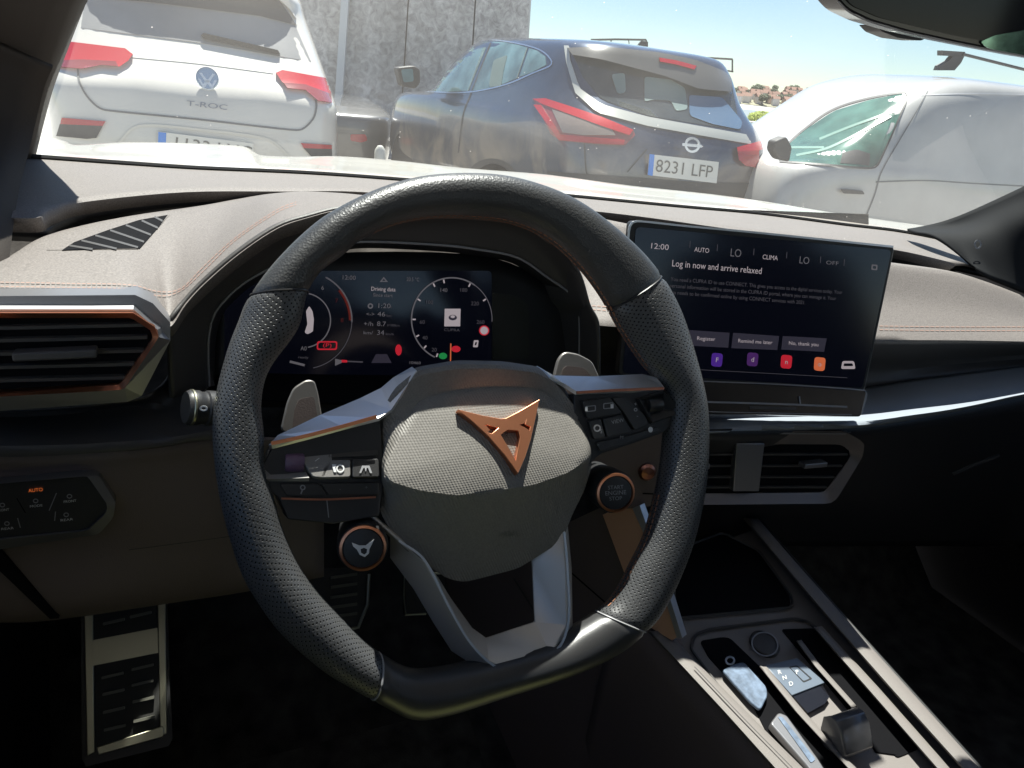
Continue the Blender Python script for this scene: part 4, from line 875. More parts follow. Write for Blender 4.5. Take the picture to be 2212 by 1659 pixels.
# key tag, ring and card in the tray
key = thing('key_tag', 'pale blue leaf shaped plastic key tag with a metal ring, in the console tray', 'key tag', CP(1610, 1480, -.008))
K['bluecard'] = M('pale_blue_plastic', (.10, .135, .19), .4, spec=.5, bump=(180, .5), var=(120, .4))
plate('tag', CO, rnd([(1560,1447),(1585,1434),(1607,1429),(1656,1483),(1659,1502),(1643,1534),(1620,1515)], 8), K['bluecard'], key, h=-.003, t=.004, bevel=.0012)
tube('ring', [CP(x, y, -.003) for x, y in ell(1577,1427,9,8,20)], .0011, K['silver'], key, closed=True, seg=6)
bar = thing('key_case', 'slim silver and black key case lying along the tray', 'key case', CP(1710, 1600, -.008))
plate('case', CO, rnd([(1664,1562),(1682,1538),(1700,1545),(1766,1636),(1800,1690),(1770,1690),(1745,1656)], 6), K['satin'], bar, h=-.0005, t=.009, bevel=.0015)
plate('case_inlay', CO, rnd([(1680,1548),(1690,1548),(1762,1640),(1752,1648)], 4), K['bluecard'], bar, h=.0002, t=.001)

# ================================================================== PEDALS AND FLOOR
def pedal(name, lab, outer, Yp, nrm, bars, bar_w, cross=None):
    t = thing(name, lab, 'pedal', aY(sum(x for x, y in outer)/len(outer), max(y for x, y in outer), Yp))
    F_ = Fr(aY(sum(x for x, y in outer)/len(outer), sum(y for x, y in outer)/len(outer), Yp), X3, nrm)
    return t, F_
ft, FF = pedal('footrest', 'steel edged footrest with rubber ribs at the far left of the footwell', [(180,1300),(370,1300),(370,1620),(180,1640)], .26, Vector((0, -.75, .66)), 0, 0)
FO = [(178,1240),(345,1205),(356,1300),(367,1590),(360,1602),(190,1646),(181,1630)]
plate('base', FF, [(x+(4 if x > 250 else -4), y+(10 if y > 1500 else 0)) for x, y in FO], K['black'], ft, h=-.004, t=.02)
plate('steel_strip', FF, [(180,1250),(200,1250),(205,1625),(188,1634)], K['olive'], ft, h=.002, t=.004, bevel=.0008)
plate('steel_strip', FF, [(338,1215),(356,1215),(361,1585),(346,1590)], K['olive'], ft, h=.002, t=.004, bevel=.0008)
plate('steel_foot_bar', FF, [(209,1614),(352,1568),(355,1582),(352,1592),(212,1631)], K['olive'], ft, h=.003, t=.004, bevel=.0008)
plate('rubber_mat', FF, [(200,1240),(338,1210),(346,1575),(207,1612)], K['rubber'], ft, h=.001, t=.004)
plate('steel_cross_plate', FF, [(200,1383),(340,1356),(342,1410),(201,1438)], K['olive'], ft, h=.0025, t=.003)
for (x0, y0) in ((222,1345),(280,1330),(219,1462),(284,1444),(221,1498),(284,1478),(222,1537),(286,1514),(224,1575),(288,1556)):
    plate('rubber_rib', FF, rnd([(x0,y0),(x0+47,y0-11),(x0+47,y0-5),(x0,y0+6)], 2), M('rib_rubber', (.11, .11, .09), .5), ft, h=.006, t=.005)
bt, BF2 = pedal('brake_pedal', 'wide rubber ribbed brake pedal left of the steering column', [(690,1230),(800,1360)], .30, Vector((0, -.8, .6)), 0, 0)
plate('pad', BF2, rnd([(640,1230),(800,1225),(795,1310),(772,1362),(700,1350),(650,1290)], 12), K['rubber'], bt, h=0, t=.02, bevel=.002)
tube('steel_edge', [BF2.at(x, y, .002) for x, y in [(797,1240),(794,1305),(774,1355),(740,1362)]], .0022, K['olive'], bt, seg=6)
for y in (1245, 1266, 1288, 1310, 1330): plate('rubber_rib', BF2, [(715,y),(772,y-8),(772,y-2),(715,y+6)], M('rib_rubber', (.07, .07, .05), .5), bt, h=.004, t=.004)
gt, GF = pedal('accelerator_pedal', 'slim steel accelerator pedal seen through the lower spoke', [(870,1230),(910,1330)], .32, Vector((0, -.8, .6)), 0, 0)
plate('pad', GF, rnd([(872,1235),(960,1235),(965,1322),(876,1330)], 6), K['rubber'], gt, h=0, t=.015, bevel=.002)
tube('steel_edge', [GF.at(x, y, .002) for x, y in [(960,1238),(874,1240),(872,1290),(876,1328),(920,1326)]], .0016, K['olive'], gt, seg=6)
mk('cabin_floor', [(-.62, -2.2, -.66), (1.2, -2.2, -.66), (1.2, .35, -.66), (-.62, .35, -.66), (-.62, .62, -.40), (1.2, .62, -.40), (-.62, .75, .0), (1.2, .75, .0)], [[0,1,2,3],[3,2,5,4],[4,5,7,6]], K['carpet'], None, kind='structure', solid=.004)
fm = thing('floor_mat', 'black driver floor mat with raised edge in the footwell', 'floor mat', (-.1, .1, -.655))
MF = Fr((0, 0, -.655), X3, Vector((0, 0, 1)))
plate('mat', MF, rnd([(375,1430),(640,1370),(660,1480),(700,1530),(1000,1500),(1060,1700),(1060,1900),(330,1900),(375,1640)], 20), K['carpet'], fm, h=0, t=.006)
tube('mat_edge', [MF.at(x, y, .002) for x, y in rnd([(330,1900),(378,1640),(380,1440),(400,1415),(600,1352)], 20)][5:-4], .0022, K['dark'], fm, seg=6)
tube('mat_edge', [MF.at(x, y, .002) for x, y in [(635,1375),(645,1440),(665,1500),(700,1524),(760,1515)]], .0018, K['dark'], fm, seg=6, n=30)

# ================================================================== OWN CAR SHELL
shell = thing('car_cabin', 'dark cabin shell with windscreen, pillars and sunlit white bonnet of the car we sit in', 'car', (.35, -.5, -1.0))
K['pillar'] = M('pillar_trim', (.040, .034, .030), .75, bump=(700, .3), spec=.2)
K['ptrim'] = M('pillar_foot_trim', (.010, .011, .0125), .8, spec=.15, bump=(700, .3))
pe = [(166,-12,.39),(163,5,.40),(136,78,.46),(96,190,.54),(74,273,.59),(57,345,.62)]
PE = [Vector((-.40, .03, .50)), Vector((-.33, .25, .36))]+rowY(pe)
loft_idx('windscreen_pillar', [[p+Vector((.004, .05, 0)) for p in PE], PE, [p+Vector((-.03, -.006, 0)) for p in PE], [p+Vector((-.11, -.03, 0)) for p in PE], [p+Vector((-.2, .0, 0)) for p in PE]], K['pillar'], shell, m=5, cross=20, solid=.006, label='blurred dark left windscreen pillar')
PG = rowY([(113,148,.47),(96,188,.48),(75,273,.48),(58,345,.44),(42,410,.36),(31,470,.29),(20,560,.23),(5,640,.2)])
loft_idx('pillar_foot', [PG, [p+Vector((-.03, -.006, .012)) for p in PG], [p+Vector((-.16, -.03, .07)) for p in PG]], K['pillar'], shell, m=5, cross=10, solid=.006)
# right pillar foot
loft_idx('windscreen_pillar', [rowY([(1960,494,.44),(1990,489,.43),(2040,477,.40),(2100,454,.37),(2212,402,.32),(2330,345,.27)]), rowY([(1975,500,.41),(2010,497,.40),(2060,488,.38),(2120,466,.35),(2212,425,.31),(2330,372,.26)]),
     rowY([(2020,512,.36),(2060,510,.34),(2100,512,.32),(2160,500,.30),(2225,480,.275),(2330,440,.245)]), rowY([(2100,572,.29),(2120,588,.275),(2150,605,.265),(2190,622,.25),(2240,645,.235),(2330,690,.215)])], K['ptrim'], shell, m=5, cross=20, solid=.004, label='dark right windscreen pillar trim')
PRF = Fr(aY(2110, 528, .30), X3, Vector((-.3, -1, .2)))
shape('pillar_badge', PRF, [ell(2112,528,8,10,16), ell(2112,528,5,7,16)], K['grey'], shell, h=0, depth=.0004)
# dark edge band of the windscreen
# windscreen
K['glass'] = bpy.data.materials.new('windscreen_glass'); K['glass'].use_nodes = True
t = K['glass'].node_tree; t.nodes.clear()
out = t.nodes.new('ShaderNodeOutputMaterial'); tr = t.nodes.new('ShaderNodeBsdfTransparent'); gl = t.nodes.new('ShaderNodeBsdfGlossy'); mxs = t.nodes.new('ShaderNodeMixShader'); geo = t.nodes.new('ShaderNodeNewGeometry')
dt = t.nodes.new('ShaderNodeVectorMath'); dt.operation = 'DOT_PRODUCT'; t.links.new(geo.outputs['Normal'], dt.inputs[0]); t.links.new(geo.outputs['Incoming'], dt.inputs[1])
def mth(op, a, b):
    q = t.nodes.new('ShaderNodeMath'); q.operation = op
    for i_, z_ in enumerate((a, b)):
        if z_ is None: continue
        if isinstance(z_, (int, float)): q.inputs[i_].default_value = z_
        else: t.links.new(z_, q.inputs[i_])
    return q.outputs[0]
fres = mth('MULTIPLY_ADD', mth('POWER', mth('SUBTRACT', 1.0, mth('ABSOLUTE', dt.outputs['Value'], None)), 5.0), .85)
fres.node.inputs[2].default_value = .10
tr.inputs[0].default_value = (.90, .95, .95, 1); gl.inputs['Roughness'].default_value = .015
t.links.new(fres, mxs.inputs[0]); t.links.new(tr.outputs[0], mxs.inputs[1]); t.links.new(gl.outputs[0], mxs.inputs[2])
tc = t.nodes.new('ShaderNodeTexCoord')
vo = t.nodes.new('ShaderNodeTexVoronoi'); vo.inputs['Scale'].default_value = 75; vo.inputs['Randomness'].default_value = 1
no = t.nodes.new('ShaderNodeTexNoise'); no.inputs['Scale'].default_value = 30
mr = t.nodes.new('ShaderNodeMapRange'); mr.inputs[1].default_value = .07; mr.inputs[2].default_value = .05; mr.inputs[3].default_value = 0; mr.inputs[4].default_value = .5
g2 = t.nodes.new('ShaderNodeMath'); g2.operation = 'GREATER_THAN'; g2.inputs[1].default_value = .57
mu = t.nodes.new('ShaderNodeMath'); mu.operation = 'MULTIPLY'
n3 = t.nodes.new('ShaderNodeTexNoise'); n3.inputs['Scale'].default_value = 3; n3.inputs['Detail'].default_value = 5
m4 = t.nodes.new('ShaderNodeMapRange'); m4.inputs[1].default_value = .4; m4.inputs[2].default_value = .75; m4.inputs[3].default_value = .02; m4.inputs[4].default_value = .08
ad = t.nodes.new('ShaderNodeMath'); ad.operation = 'ADD'
df = t.nodes.new('ShaderNodeBsdfTranslucent'); df.inputs[0].default_value = (.8, .78, .72, 1); df2 = t.nodes.new('ShaderNodeBsdfDiffuse'); df2.inputs[0].default_value = (.8, .78, .72, 1)
dd = t.nodes.new('ShaderNodeMixShader'); dd.inputs[0].default_value = .5; ms2 = t.nodes.new('ShaderNodeMixShader')
for a_ in (vo, no, n3): t.links.new(tc.outputs['Object'], a_.inputs['Vector'])
t.links.new(vo.outputs['Distance'], mr.inputs[0]); t.links.new(no.outputs[0], g2.inputs[0]); t.links.new(mr.outputs[0], mu.inputs[0]); t.links.new(g2.outputs[0], mu.inputs[1])
t.links.new(n3.outputs[0], m4.inputs[0]); t.links.new(mu.outputs[0], ad.inputs[0]); t.links.new(m4.outputs[0], ad.inputs[1])
t.links.new(df.outputs[0], dd.inputs[1]); t.links.new(df2.outputs[0], dd.inputs[2])
t.links.new(ad.outputs[0], ms2.inputs[0]); t.links.new(mxs.outputs[0], ms2.inputs[1]); t.links.new(dd.outputs[0], ms2.inputs[2]); t.links.new(ms2.outputs[0], out.inputs[0])
wbase = [a+Vector((0, .015, .006)) for a in A]
ROOFZ = .50; HDR = .03
wtop = [Vector((max(-.30, min(1.05, a.x*.9)), HDR, ROOFZ)) for a in A]
wtop = [Vector((-.46+1.6*i/(len(A)-1), HDR+.02*math.sin(math.pi*i/(len(A)-1)), ROOFZ)) for i in range(len(A))]
wmid = [a.lerp(b, .5)+Vector((0, .02, .02)) for a, b in zip(wbase, wtop)]
loft_idx('windscreen', [wbase, wmid, wtop], K['glass'], shell, m=4, cross=14, solid=0, sharp=80)
# roof, header, side walls, rear
K['lining'] = M('headlining', (.40, .39, .37), .95, spec=.1, bump=(300, .3))
mk('roof', [(-.46, .03, .51), (1.2, .03, .51), (1.2, -2.0, .48), (-.46, -2.0, .48)], [[0,1,2,3]], K['lining'], shell, solid=.03)
tube('windscreen_pillar', [aY(2390, 372, .26), aY(2390, 372, .26).lerp(Vector((1.17, .03, .5)), .5)+Vector((.01, 0, .01)), Vector((1.17, .03, .5))], .045, K['ptrim'], shell, seg=12, n=12, label='upper part of the right windscreen pillar')
# bonnet
K['paintwhite'] = M('white_car_paint', (.60, .575, .51), .35, coat=.8, spec=.5)
bf = [(-60,288,1.55),(74,291,1.5),(137,309,1.45),(164,318,1.42),(273,312,1.45),(400,314,1.45),(523,320,1.45),(546,331,1.42),(566,340,1.40),(640,343,1.40),(738,342,1.40),(864,352,1.38),(1012,368,1.35),(1192,382,1.3),(1364,405,1.22),(1598,431,1.12),(1872,474,1.0),(2100,505,.9),(2300,540,.8)]
BN = rowY(bf)
xs = [p for p in BN]
nearl = [aY(x, y+0, Y) for x, y, Y in ((-60,340,.80),(74,350,.80),(137,354,.80),(164,355,.80),(273,363,.80),(400,371,.82),(523,376,.83),(546,377,.83),(566,378,.83),(640,382,.84),(738,388,.84),(864,398,.84),(1012,410,.84),(1192,428,.82),(1364,444,.79),(1598,466,.74),(1872,500,.66),(2100,540,.56),(2300,600,.50))]
loft_idx('bonnet', [[p+Vector((0, -.05, -.04)) for p in nearl], nearl, [a.lerp(b, .5)+Z3*(.006 if 5 < i < 8 else .0) for i, (a, b) in enumerate(zip(nearl, BN))], BN, [p+Vector((0, .05, -.012)) for p in BN], [p+Vector((0, .12, -.08)) for p in BN], [p+Vector((0, .16, -.55)) for p in BN]], K['paintwhite'], shell, m=4, cross=36, solid=.004, label='sunlit white bonnet beyond the windscreen', sharp=60)
loft_idx('cowl', [[a+Vector((0, 0, -.012)) for a in A], [aY(x, y+4, Y+.06)-Z3*.02 for x, y, Y in rA]], K['black'], shell, m=3, solid=.003)
loft_idx('cowl', [[a+Vector((0, -.02, -.035)) for a in A], [Vector((a.x*1.1, 1.0, -.03)) for a in A]], K['black'], shell, m=3, solid=.01)
BNF = Hit([(nearl+BN, gridf(2, len(BN)))])
ribbon('bonnet_crease', BNF, [(150,322),(300,322),(500,330),(560,352),(640,360),(740,362)], 2.4, M('crease_shade', (.45, .44, .42), .5), shell, h=.003)
K['seal'] = M('rubber_seal', (.012, .012, .012), .7)
tube('windscreen_seal', [a+Vector((0, .004, .002)) for a in A], .0032, K['seal'], shell, n=120, seg=6)
# doors: sill walls below the windows
for x in (-.43, 1.22):
    mk('door_panel', [(x, .6, -.7), (x, -2.0, -.7), (x, -2.0, -.02), (x, .6, .02)], [[0,1,2,3]], K['void'], shell, solid=.05, face=False)
mk('bulkhead', [(-.5, .62, -.4), (1.22, .62, -.4), (1.22, .78, .03), (-.5, .78, .03)], [[0,1,2,3]], K['void'], shell, solid=.01)
mk('rear_panel', [(-.5, -2.0, -.7), (1.22, -2.0, -.7), (1.22, -2.0, .1), (-.5, -2.0, .1)], [[0,1,2,3]], K['black'], shell, solid=.04)
for x in (-.48, 1.2):
    for y in (-.75, -1.9): box('door_pillar', (x, y, .24), X3, Y3, Z3, .05, .14, .5, K['pillar'], shell)
# front seats
def seat(xc, lab):
    s = thing('front_seat', lab, 'seat', (xc, -.6, -.66)); Ms = K['carpet']
    loft('cushion', [[(xc-.25, -.2, -.42), (xc, -.19, -.44), (xc+.25, -.2, -.42)], [(xc-.26, -.25, -.36), (xc, -.24, -.39), (xc+.26, -.25, -.36)], [(xc-.26, -.75, -.36), (xc, -.75, -.41), (xc+.26, -.75, -.36)]], Ms, s, n=14, cross=12, solid=.12, off=-1)
    loft('backrest', [[(xc-.27, -.72, -.36), (xc, -.74, -.36), (xc+.27, -.72, -.36)], [(xc-.27, -.84, 0), (xc, -.87, 0), (xc+.27, -.84, 0)], [(xc-.22, -.93, .22), (xc, -.95, .24), (xc+.22, -.93, .22)]], Ms, s, n=14, cross=14, solid=.1)
    loft('headrest', [[(xc-.12, -.93, .26), (xc+.12, -.93, .26)], [(xc-.13, -.94, .36), (xc+.13, -.94, .36)], [(xc-.10, -.96, .43), (xc+.10, -.96, .43)]], Ms, s, n=8, cross=10, solid=.08)
    return s
seat(.74, 'dark front passenger seat, hidden right of the console')
seat(-.02, 'dark driver seat under the camera')
# ================================================================== MIRROR
drape = thing('bounce_drape', 'added unseen light-bouncing yellow green vest lying over the driver seat edge', 'drape', (-.05, -.2, -.38))  # cloth out of view, added to bounce yellow-green light onto the wheel
loft('bounce_cloth', [[(-.20, -.14, -.38), (-.1, -.14, -.34), (.05, -.14, -.35), (.14, -.14, -.38)], [(-.22, -.22, -.33), (-.1, -.24, -.30), (.05, -.22, -.31), (.15, -.22, -.33)], [(-.2, -.42, -.30), (-.1, -.42, -.28), (.05, -.42, -.29), (.15, -.42, -.31)]], M('bounce_yellow_cloth', (.16, .165, .06), .8), drape, n=30, cross=14, solid=.01)
mir = thing('rear_view_mirror', 'dark rear view mirror hanging in at the top right corner', 'mirror', aY(2050, 20, .10))
MR = Fr(aY(2060, 40, .10), Vector((1, -.10, 0)), Vector((-.15, -1, -.05)))
mo = [(1790,-70),(1800,-20),(1812,2),(1832,22),(1880,45),(1960,68),(2060,90),(2212,120),(2420,155),(2420,-300),(1850,-300),(1790,-200)]
mh = plate('mirror_housing', MR, rnd(mo, 12), K['gloss'], mir, h=0, t=.03, bevel=.004)
plate('mirror_glass', MR, rnd([(1815,-60),(1822,-10),(1840,12),(1900,38),(2060,76),(2212,104),(2400,138),(2400,-280),(1860,-280)], 12), M('mirror_glass', (.006, .008, .012), .1, spec=.25), mh, h=.0012, t=.001)
ribbon('mirror_edge', MR, [(1812,4),(1834,25),(1880,47),(1960,70),(2060,92),(2212,121),(2400,152)], 3.5, K['grey'], mh, h=.002, solid=.001)
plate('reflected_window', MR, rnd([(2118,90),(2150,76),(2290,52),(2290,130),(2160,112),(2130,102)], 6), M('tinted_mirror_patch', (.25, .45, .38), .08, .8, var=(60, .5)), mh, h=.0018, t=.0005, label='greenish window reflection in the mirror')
plate('sensor_lip', Fr(aY(1960, 72, .16), X3, Vector((0,-1,0))), rnd([(1890,52),(1950,66),(2004,80),(1990,88),(1940,82),(1905,68)], 5), K['black'], mir, h=0, t=.02)
# ================================================================== OUTSIDE
GZ = -1.16
K['asphalt'] = M('asphalt', (.30, .29, .275), .9, var=(2, .15), bump=(60, .4, 'n', .01))
mk('ground', [(-3000, -3000, GZ), (3000, -3000, GZ), (3000, 3000, GZ), (-3000, 3000, GZ)], [[0,1,2,3]], K['asphalt'], None, kind='structure', smooth=False)
def camfr(D, yaw, px=1106, py=829):
    a = R(yaw); n = Vector((-math.sin(a), -math.cos(a), 0)); o = aD(px, py, D)
    return Fr(o, Vector((math.cos(a), -math.sin(a), 0)), n)
def paint(nm, col, rough=.3, **k): return M(nm, col, rough, coat=1, **k)

class Car:
    """body made of horizontal slices in car axes: u right, f forward, z up; origin on the ground under the rear bumper centre"""
    def __init__(s, o, yaw):
        a = R(yaw); s.o = Vector(o); s.f = Vector((math.sin(a), math.cos(a), 0)); s.u = Vector((math.cos(a), -math.sin(a), 0))
    def P(s, x, y, z): return s.o+s.u*x+s.f*y+Z3*z
    def slices(s, name, S_, mat, parent, n=200, cross=60, pw=4.0, **k):
        """S_: (z, half width, y rear, y front, corner power)"""
        rows = []
        for z, w, yr, yf, pwr in S_:
            r = []; L_ = (yf-yr)/2; m = (yf+yr)/2
            for i in range(n):
                t = 2*math.pi*i/n; c_, s_ = math.cos(t), math.sin(t)
                r.append(s.P(math.copysign(abs(c_)**(2/pwr), c_)*w, m+math.copysign(abs(s_)**(2/pwr), s_)*L_, z))
            rows.append(r)
        cols = [cr([r[j] for r in rows], cross) for j in range(n)]
        v = [cols[j][i] for i in range(cross) for j in range(n)]
        f = gridf(cross, n, True)+[[(cross-1)*n+j for j in range(n)]]
        return mk(name, v, f, mat, parent, face=False, sharp=80, **k), (v, f)
def wheel(c, x, y, z, r, w_, parent, sgn):
    t = lathe('tyre', c.P(x, y, z), c.u*sgn, [(r*.6, -w_/2), (r*.96, -w_/2), (r, -w_/4), (r, w_/4), (r*.96, w_/2), (r*.64, w_/2)], M('tyre', (.015, .015, .015), .8), parent, seg=32)
    lathe('rim', c.P(x, y, z), c.u*sgn, [(r*.64, w_/2-.01), (r*.6, w_/2-.03), (r*.2, w_/2-.02), (1e-6, w_/2-.01)], M('rim_alloy', (.3, .3, .3), .4, .8), t, seg=20)
K['cglass'] = M('dark_car_glass', (.03, .04, .045), .06, spec=.8)
K['tail'] = M('red_lamp_lens', (.40, .006, .016), .25, coat=.4, spec=.6)
K['taildk'] = M('smoked_lamp_lens', (.20, .03, .035), .2, coat=.8)
K['plate'] = M('number_plate_white', (.62, .61, .56), .5); K['pblue'] = M('number_plate_blue', (.03, .20, .62), .4); K['pblack'] = M('plate_letters', (.02, .02, .02), .5)
K['pgrey'] = M('faded_plate_letters', (.10, .10, .09), .5)
K['ctrim'] = M('dark_car_trim', (.035, .035, .037), .55)

# ---- white hatchback ahead on the left
tw = aD(430, 170, 4.5); c1 = Car((tw.x, tw.y, GZ), 3)
t1 = thing('white_car', 'white crossover parked ahead on the left with red tail lamps', 'car', c1.P(0, 2, 0))
b, bd1 = c1.slices('body', [(.25,.86,.10,4.1,9),(.45,.90,.0,4.2,9),(.75,.91,-.02,4.22,8),(1.06,.905,.02,4.1,8),(1.15,.885,.07,3.9,7),(1.22,.86,.14,2.9,6),(1.40,.80,.30,2.65,6),(1.62,.72,.46,2.3,6),(1.74,.66,.44,2.0,5),(1.78,.3,.8,1.8,4)], paint('white_paint_dusty', (.57, .545, .495), var=(3, .06)), t1)
H1 = Hit([bd1])
def glassp(H, top, bot, parent, h=.004, nm='window', mat=None, **k): return patch(nm, H, top, bot, mat or K['cglass'], parent, h=h, n=20, m=8, solid=.002, **k)
glassp(H1, [(140,-60),(324,-40),(560,-10),(618,10)], [(120,60),(168,59),(430,92),(672,133)], t1, nm='rear_window', mat=M('dusty_rear_glass', (.22, .22, .22), .3, spec=.5, var=(2, .25)))
patch('spoiler', H1, [(120,-90),(324,-60),(520,-30),(600,-5)], [(120,-12),(324,4),(560,34),(641,54)], K['ctrim'], t1, h=.012, n=20, m=6, solid=.01)
patch('spoiler_edge', H1, [(500,-60),(560,-30),(617,8)], [(560,-40),(620,-10),(640,40)], b.data.materials[0], t1, h=.02, n=12, m=4, solid=.01)
plate('wiper', H1, [(434,76),(440,71),(600,108),(605,116),(598,117),(440,84)], K['void'], t1, h=.02, t=.02)
for px, nm in (([(100,84),(137,88),(270,104),(287,117),(277,131),(258,144),(220,140),(176,149),(117,144),(90,140)], 'l'), ([(596,157),(610,151),(703,168),(714,180),(717,222),(705,221),(687,218),(660,195),(621,191),(606,172)], 'r')):
    tl = plate('tail_lamp', H1, px, K['tail'], t1, h=.02, t=.03, bevel=.004)
    lo = [(90,132),(176,128),(250,132),(255,143),(220,140),(176,148),(117,143),(95,139)] if nm == 'l' else [(612,178),(660,182),(716,203),(716,221),(687,217),(660,194),(621,190)]
    plate('lamp_strip', H1, lo, K['taildk'], tl, h=.024, t=.004)
K['seam'] = M('panel_gap', (.12, .125, .13), .7)
ribbon('hatch_gap', H1, [(168,120),(168,150),(172,178),(188,208),(213,232),(238,239),(430,258),(560,273),(640,281),(658,276),(678,254),(684,228),(682,215)], 4, K['seam'], t1, h=.004)
ribbon('beltline_crease', H1, [(285,122),(430,136),(590,157)], 3, M('crease', (.5, .5, .48), .5), t1, h=.003)
for px in ([(133,254),(228,262),(222,272),(130,268)], [(650,309),(717,313),(717,322),(656,320)]): plate('reflector', H1, px, K['tail'], t1, h=.012, t=.02)
for px in ([(129,268),(222,272),(208,298),(188,300),(121,294)], [(656,320),(717,322),(718,345),(676,342)]): plate('bumper_insert', H1, px, K['ctrim'], t1, h=.010, t=.02)
ribbon('bumper_crease', H1, [(254,311),(301,272),(440,281),(578,301),(625,338)], 5, M('crease_warm', (.6, .57, .5), .6), t1, h=.004)
pn = Fr(H1.at(450, 305, .012), c1.u, -c1.f)
plate('number_plate', pn, [(341,284),(548,310),(546,348),(340,322)], K['plate'], t1, h=0, t=.006)
plate('plate_band', pn, [(342,285),(359,287),(358,322),(341,320)], K['pblue'], t1, h=.002, t=.004)
text('plate_lettering', pn, '1133 LXG', 370, 310, 27, K['pgrey'], t1, d=(1, .125), h=.003, wpx=172)
eb = Fr(H1.at(448, 171, .008), c1.u, Vector((-c1.f.x, -c1.f.y, .15))); eb.o = eb.o + eb.n*.03
lathe('emblem_disc', eb.o, eb.n, [(.066, -.004), (.066, .006), (.060, .008), (.058, .004), (1e-6, .004)], M('chrome_blue', (.35, .42, .5), .25, .9), t1)
shape('emblem_letters', eb, [[(-.045,.03),(-.03,.03),(-.004,-.005),(.004,-.005),(.03,.03),(.045,.03),(.012,-.02),(-.012,-.02)]], K['silver'], t1, h=.006, depth=.004, px=False)
shape('emblem_letters', eb, [[(-.055,-.005),(-.042,-.005),(-.025,-.035),(-.008,-.012),(.008,-.012),(.025,-.035),(.042,-.005),(.055,-.005),(.028,-.055),(.02,-.055),(0,-.03),(-.02,-.055),(-.028,-.055)]], K['silver'], t1, h=.006, depth=.004, px=False)
text('model_lettering', H1, 'T-ROC', 448, 228, 11, M('chrome_letters', (.30, .30, .31), .3, .8), t1, d=(1, .11), h=.006, align='CENTER', wpx=88)

# ---- dark blue crossover in the middle
q0 = aD(1250, 330, 4.95); c2 = Car((0, 0, 0), -3.5)
c2.o = Vector((q0.x, q0.y, GZ+.06))+c2.u*.945-c2.f*.05
t2 = thing('blue_car', 'dark blue crossover with red tail lamps parked in the middle, plate 8231 LFP', 'car', c2.P(0, 2, 0))
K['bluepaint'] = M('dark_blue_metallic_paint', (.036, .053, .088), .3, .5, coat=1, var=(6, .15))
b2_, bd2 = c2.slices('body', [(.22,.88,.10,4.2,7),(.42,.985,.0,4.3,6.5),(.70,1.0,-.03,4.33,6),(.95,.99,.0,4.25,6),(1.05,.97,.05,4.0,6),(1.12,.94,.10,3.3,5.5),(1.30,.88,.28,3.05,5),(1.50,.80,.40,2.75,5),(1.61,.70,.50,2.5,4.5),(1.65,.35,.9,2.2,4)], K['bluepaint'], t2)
H2 = Hit([bd2])
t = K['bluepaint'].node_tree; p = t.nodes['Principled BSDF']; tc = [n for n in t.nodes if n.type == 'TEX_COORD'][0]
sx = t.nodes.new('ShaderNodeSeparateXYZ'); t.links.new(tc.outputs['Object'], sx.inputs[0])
rz = t.nodes.new('ShaderNodeMapRange'); rz.inputs[1].default_value = 1.12; rz.inputs[2].default_value = .7; t.links.new(sx.outputs[2], rz.inputs[0])  # tan windscreen reflections painted into the lower body colour
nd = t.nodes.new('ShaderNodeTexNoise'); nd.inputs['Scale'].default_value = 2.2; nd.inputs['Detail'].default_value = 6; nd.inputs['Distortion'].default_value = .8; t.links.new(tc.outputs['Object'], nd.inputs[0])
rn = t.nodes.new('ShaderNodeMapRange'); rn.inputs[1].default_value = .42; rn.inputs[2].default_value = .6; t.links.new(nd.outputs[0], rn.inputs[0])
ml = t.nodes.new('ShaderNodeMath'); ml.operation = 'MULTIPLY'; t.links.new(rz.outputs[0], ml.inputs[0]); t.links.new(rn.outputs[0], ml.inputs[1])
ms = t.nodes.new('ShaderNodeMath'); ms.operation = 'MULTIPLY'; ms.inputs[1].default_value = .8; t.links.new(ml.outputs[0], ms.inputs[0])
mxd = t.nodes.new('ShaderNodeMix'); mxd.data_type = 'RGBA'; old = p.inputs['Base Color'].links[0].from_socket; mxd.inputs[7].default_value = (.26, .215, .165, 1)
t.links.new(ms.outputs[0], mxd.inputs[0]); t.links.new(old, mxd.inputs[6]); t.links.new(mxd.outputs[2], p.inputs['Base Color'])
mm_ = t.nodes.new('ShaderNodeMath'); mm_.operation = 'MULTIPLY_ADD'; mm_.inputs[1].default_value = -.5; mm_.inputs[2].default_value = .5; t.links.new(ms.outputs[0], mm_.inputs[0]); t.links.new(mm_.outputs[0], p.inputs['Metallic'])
K['bglass'] = M('green_car_glass', (.10, .17, .18), .05, spec=.8, var=(4, .5))
glassp(H2, [(920,193),(935,165),(965,125),(1010,96),(1055,90)], [(922,196),(945,199),(965,198),(990,197),(1012,196)], t2, nm='side_window', mat=K['bglass'])
glassp(H2, [(1064,90),(1090,91),(1120,97),(1140,103)], [(1018,196),(1050,192),(1085,182),(1118,168)], t2, nm='side_window', mat=K['bglass'])
glassp(H2, [(1143,104),(1160,109),(1178,122)], [(1122,166),(1150,156),(1180,140)], t2, nm='side_window', mat=K['bglass'])
ribbon('window_chrome', H2, [(918,196),(932,165),(962,124),(1008,93),(1055,86),(1110,92),(1160,105),(1184,121),(1190,140),(1150,158),(1090,183),(1010,199),(918,198)], 3, M('blue_chrome', (.35, .42, .52), .25, .8), t2, h=.008, n=90)
K['seatpale'] = M('pale_headrest', (.12, .17, .165), .6)
plate('headrest', H2, rnd([(1066,130),(1096,118),(1088,150),(1082,186),(1056,188),(1060,160)], 6), K['seatpale'], t2, h=.008, t=.004)
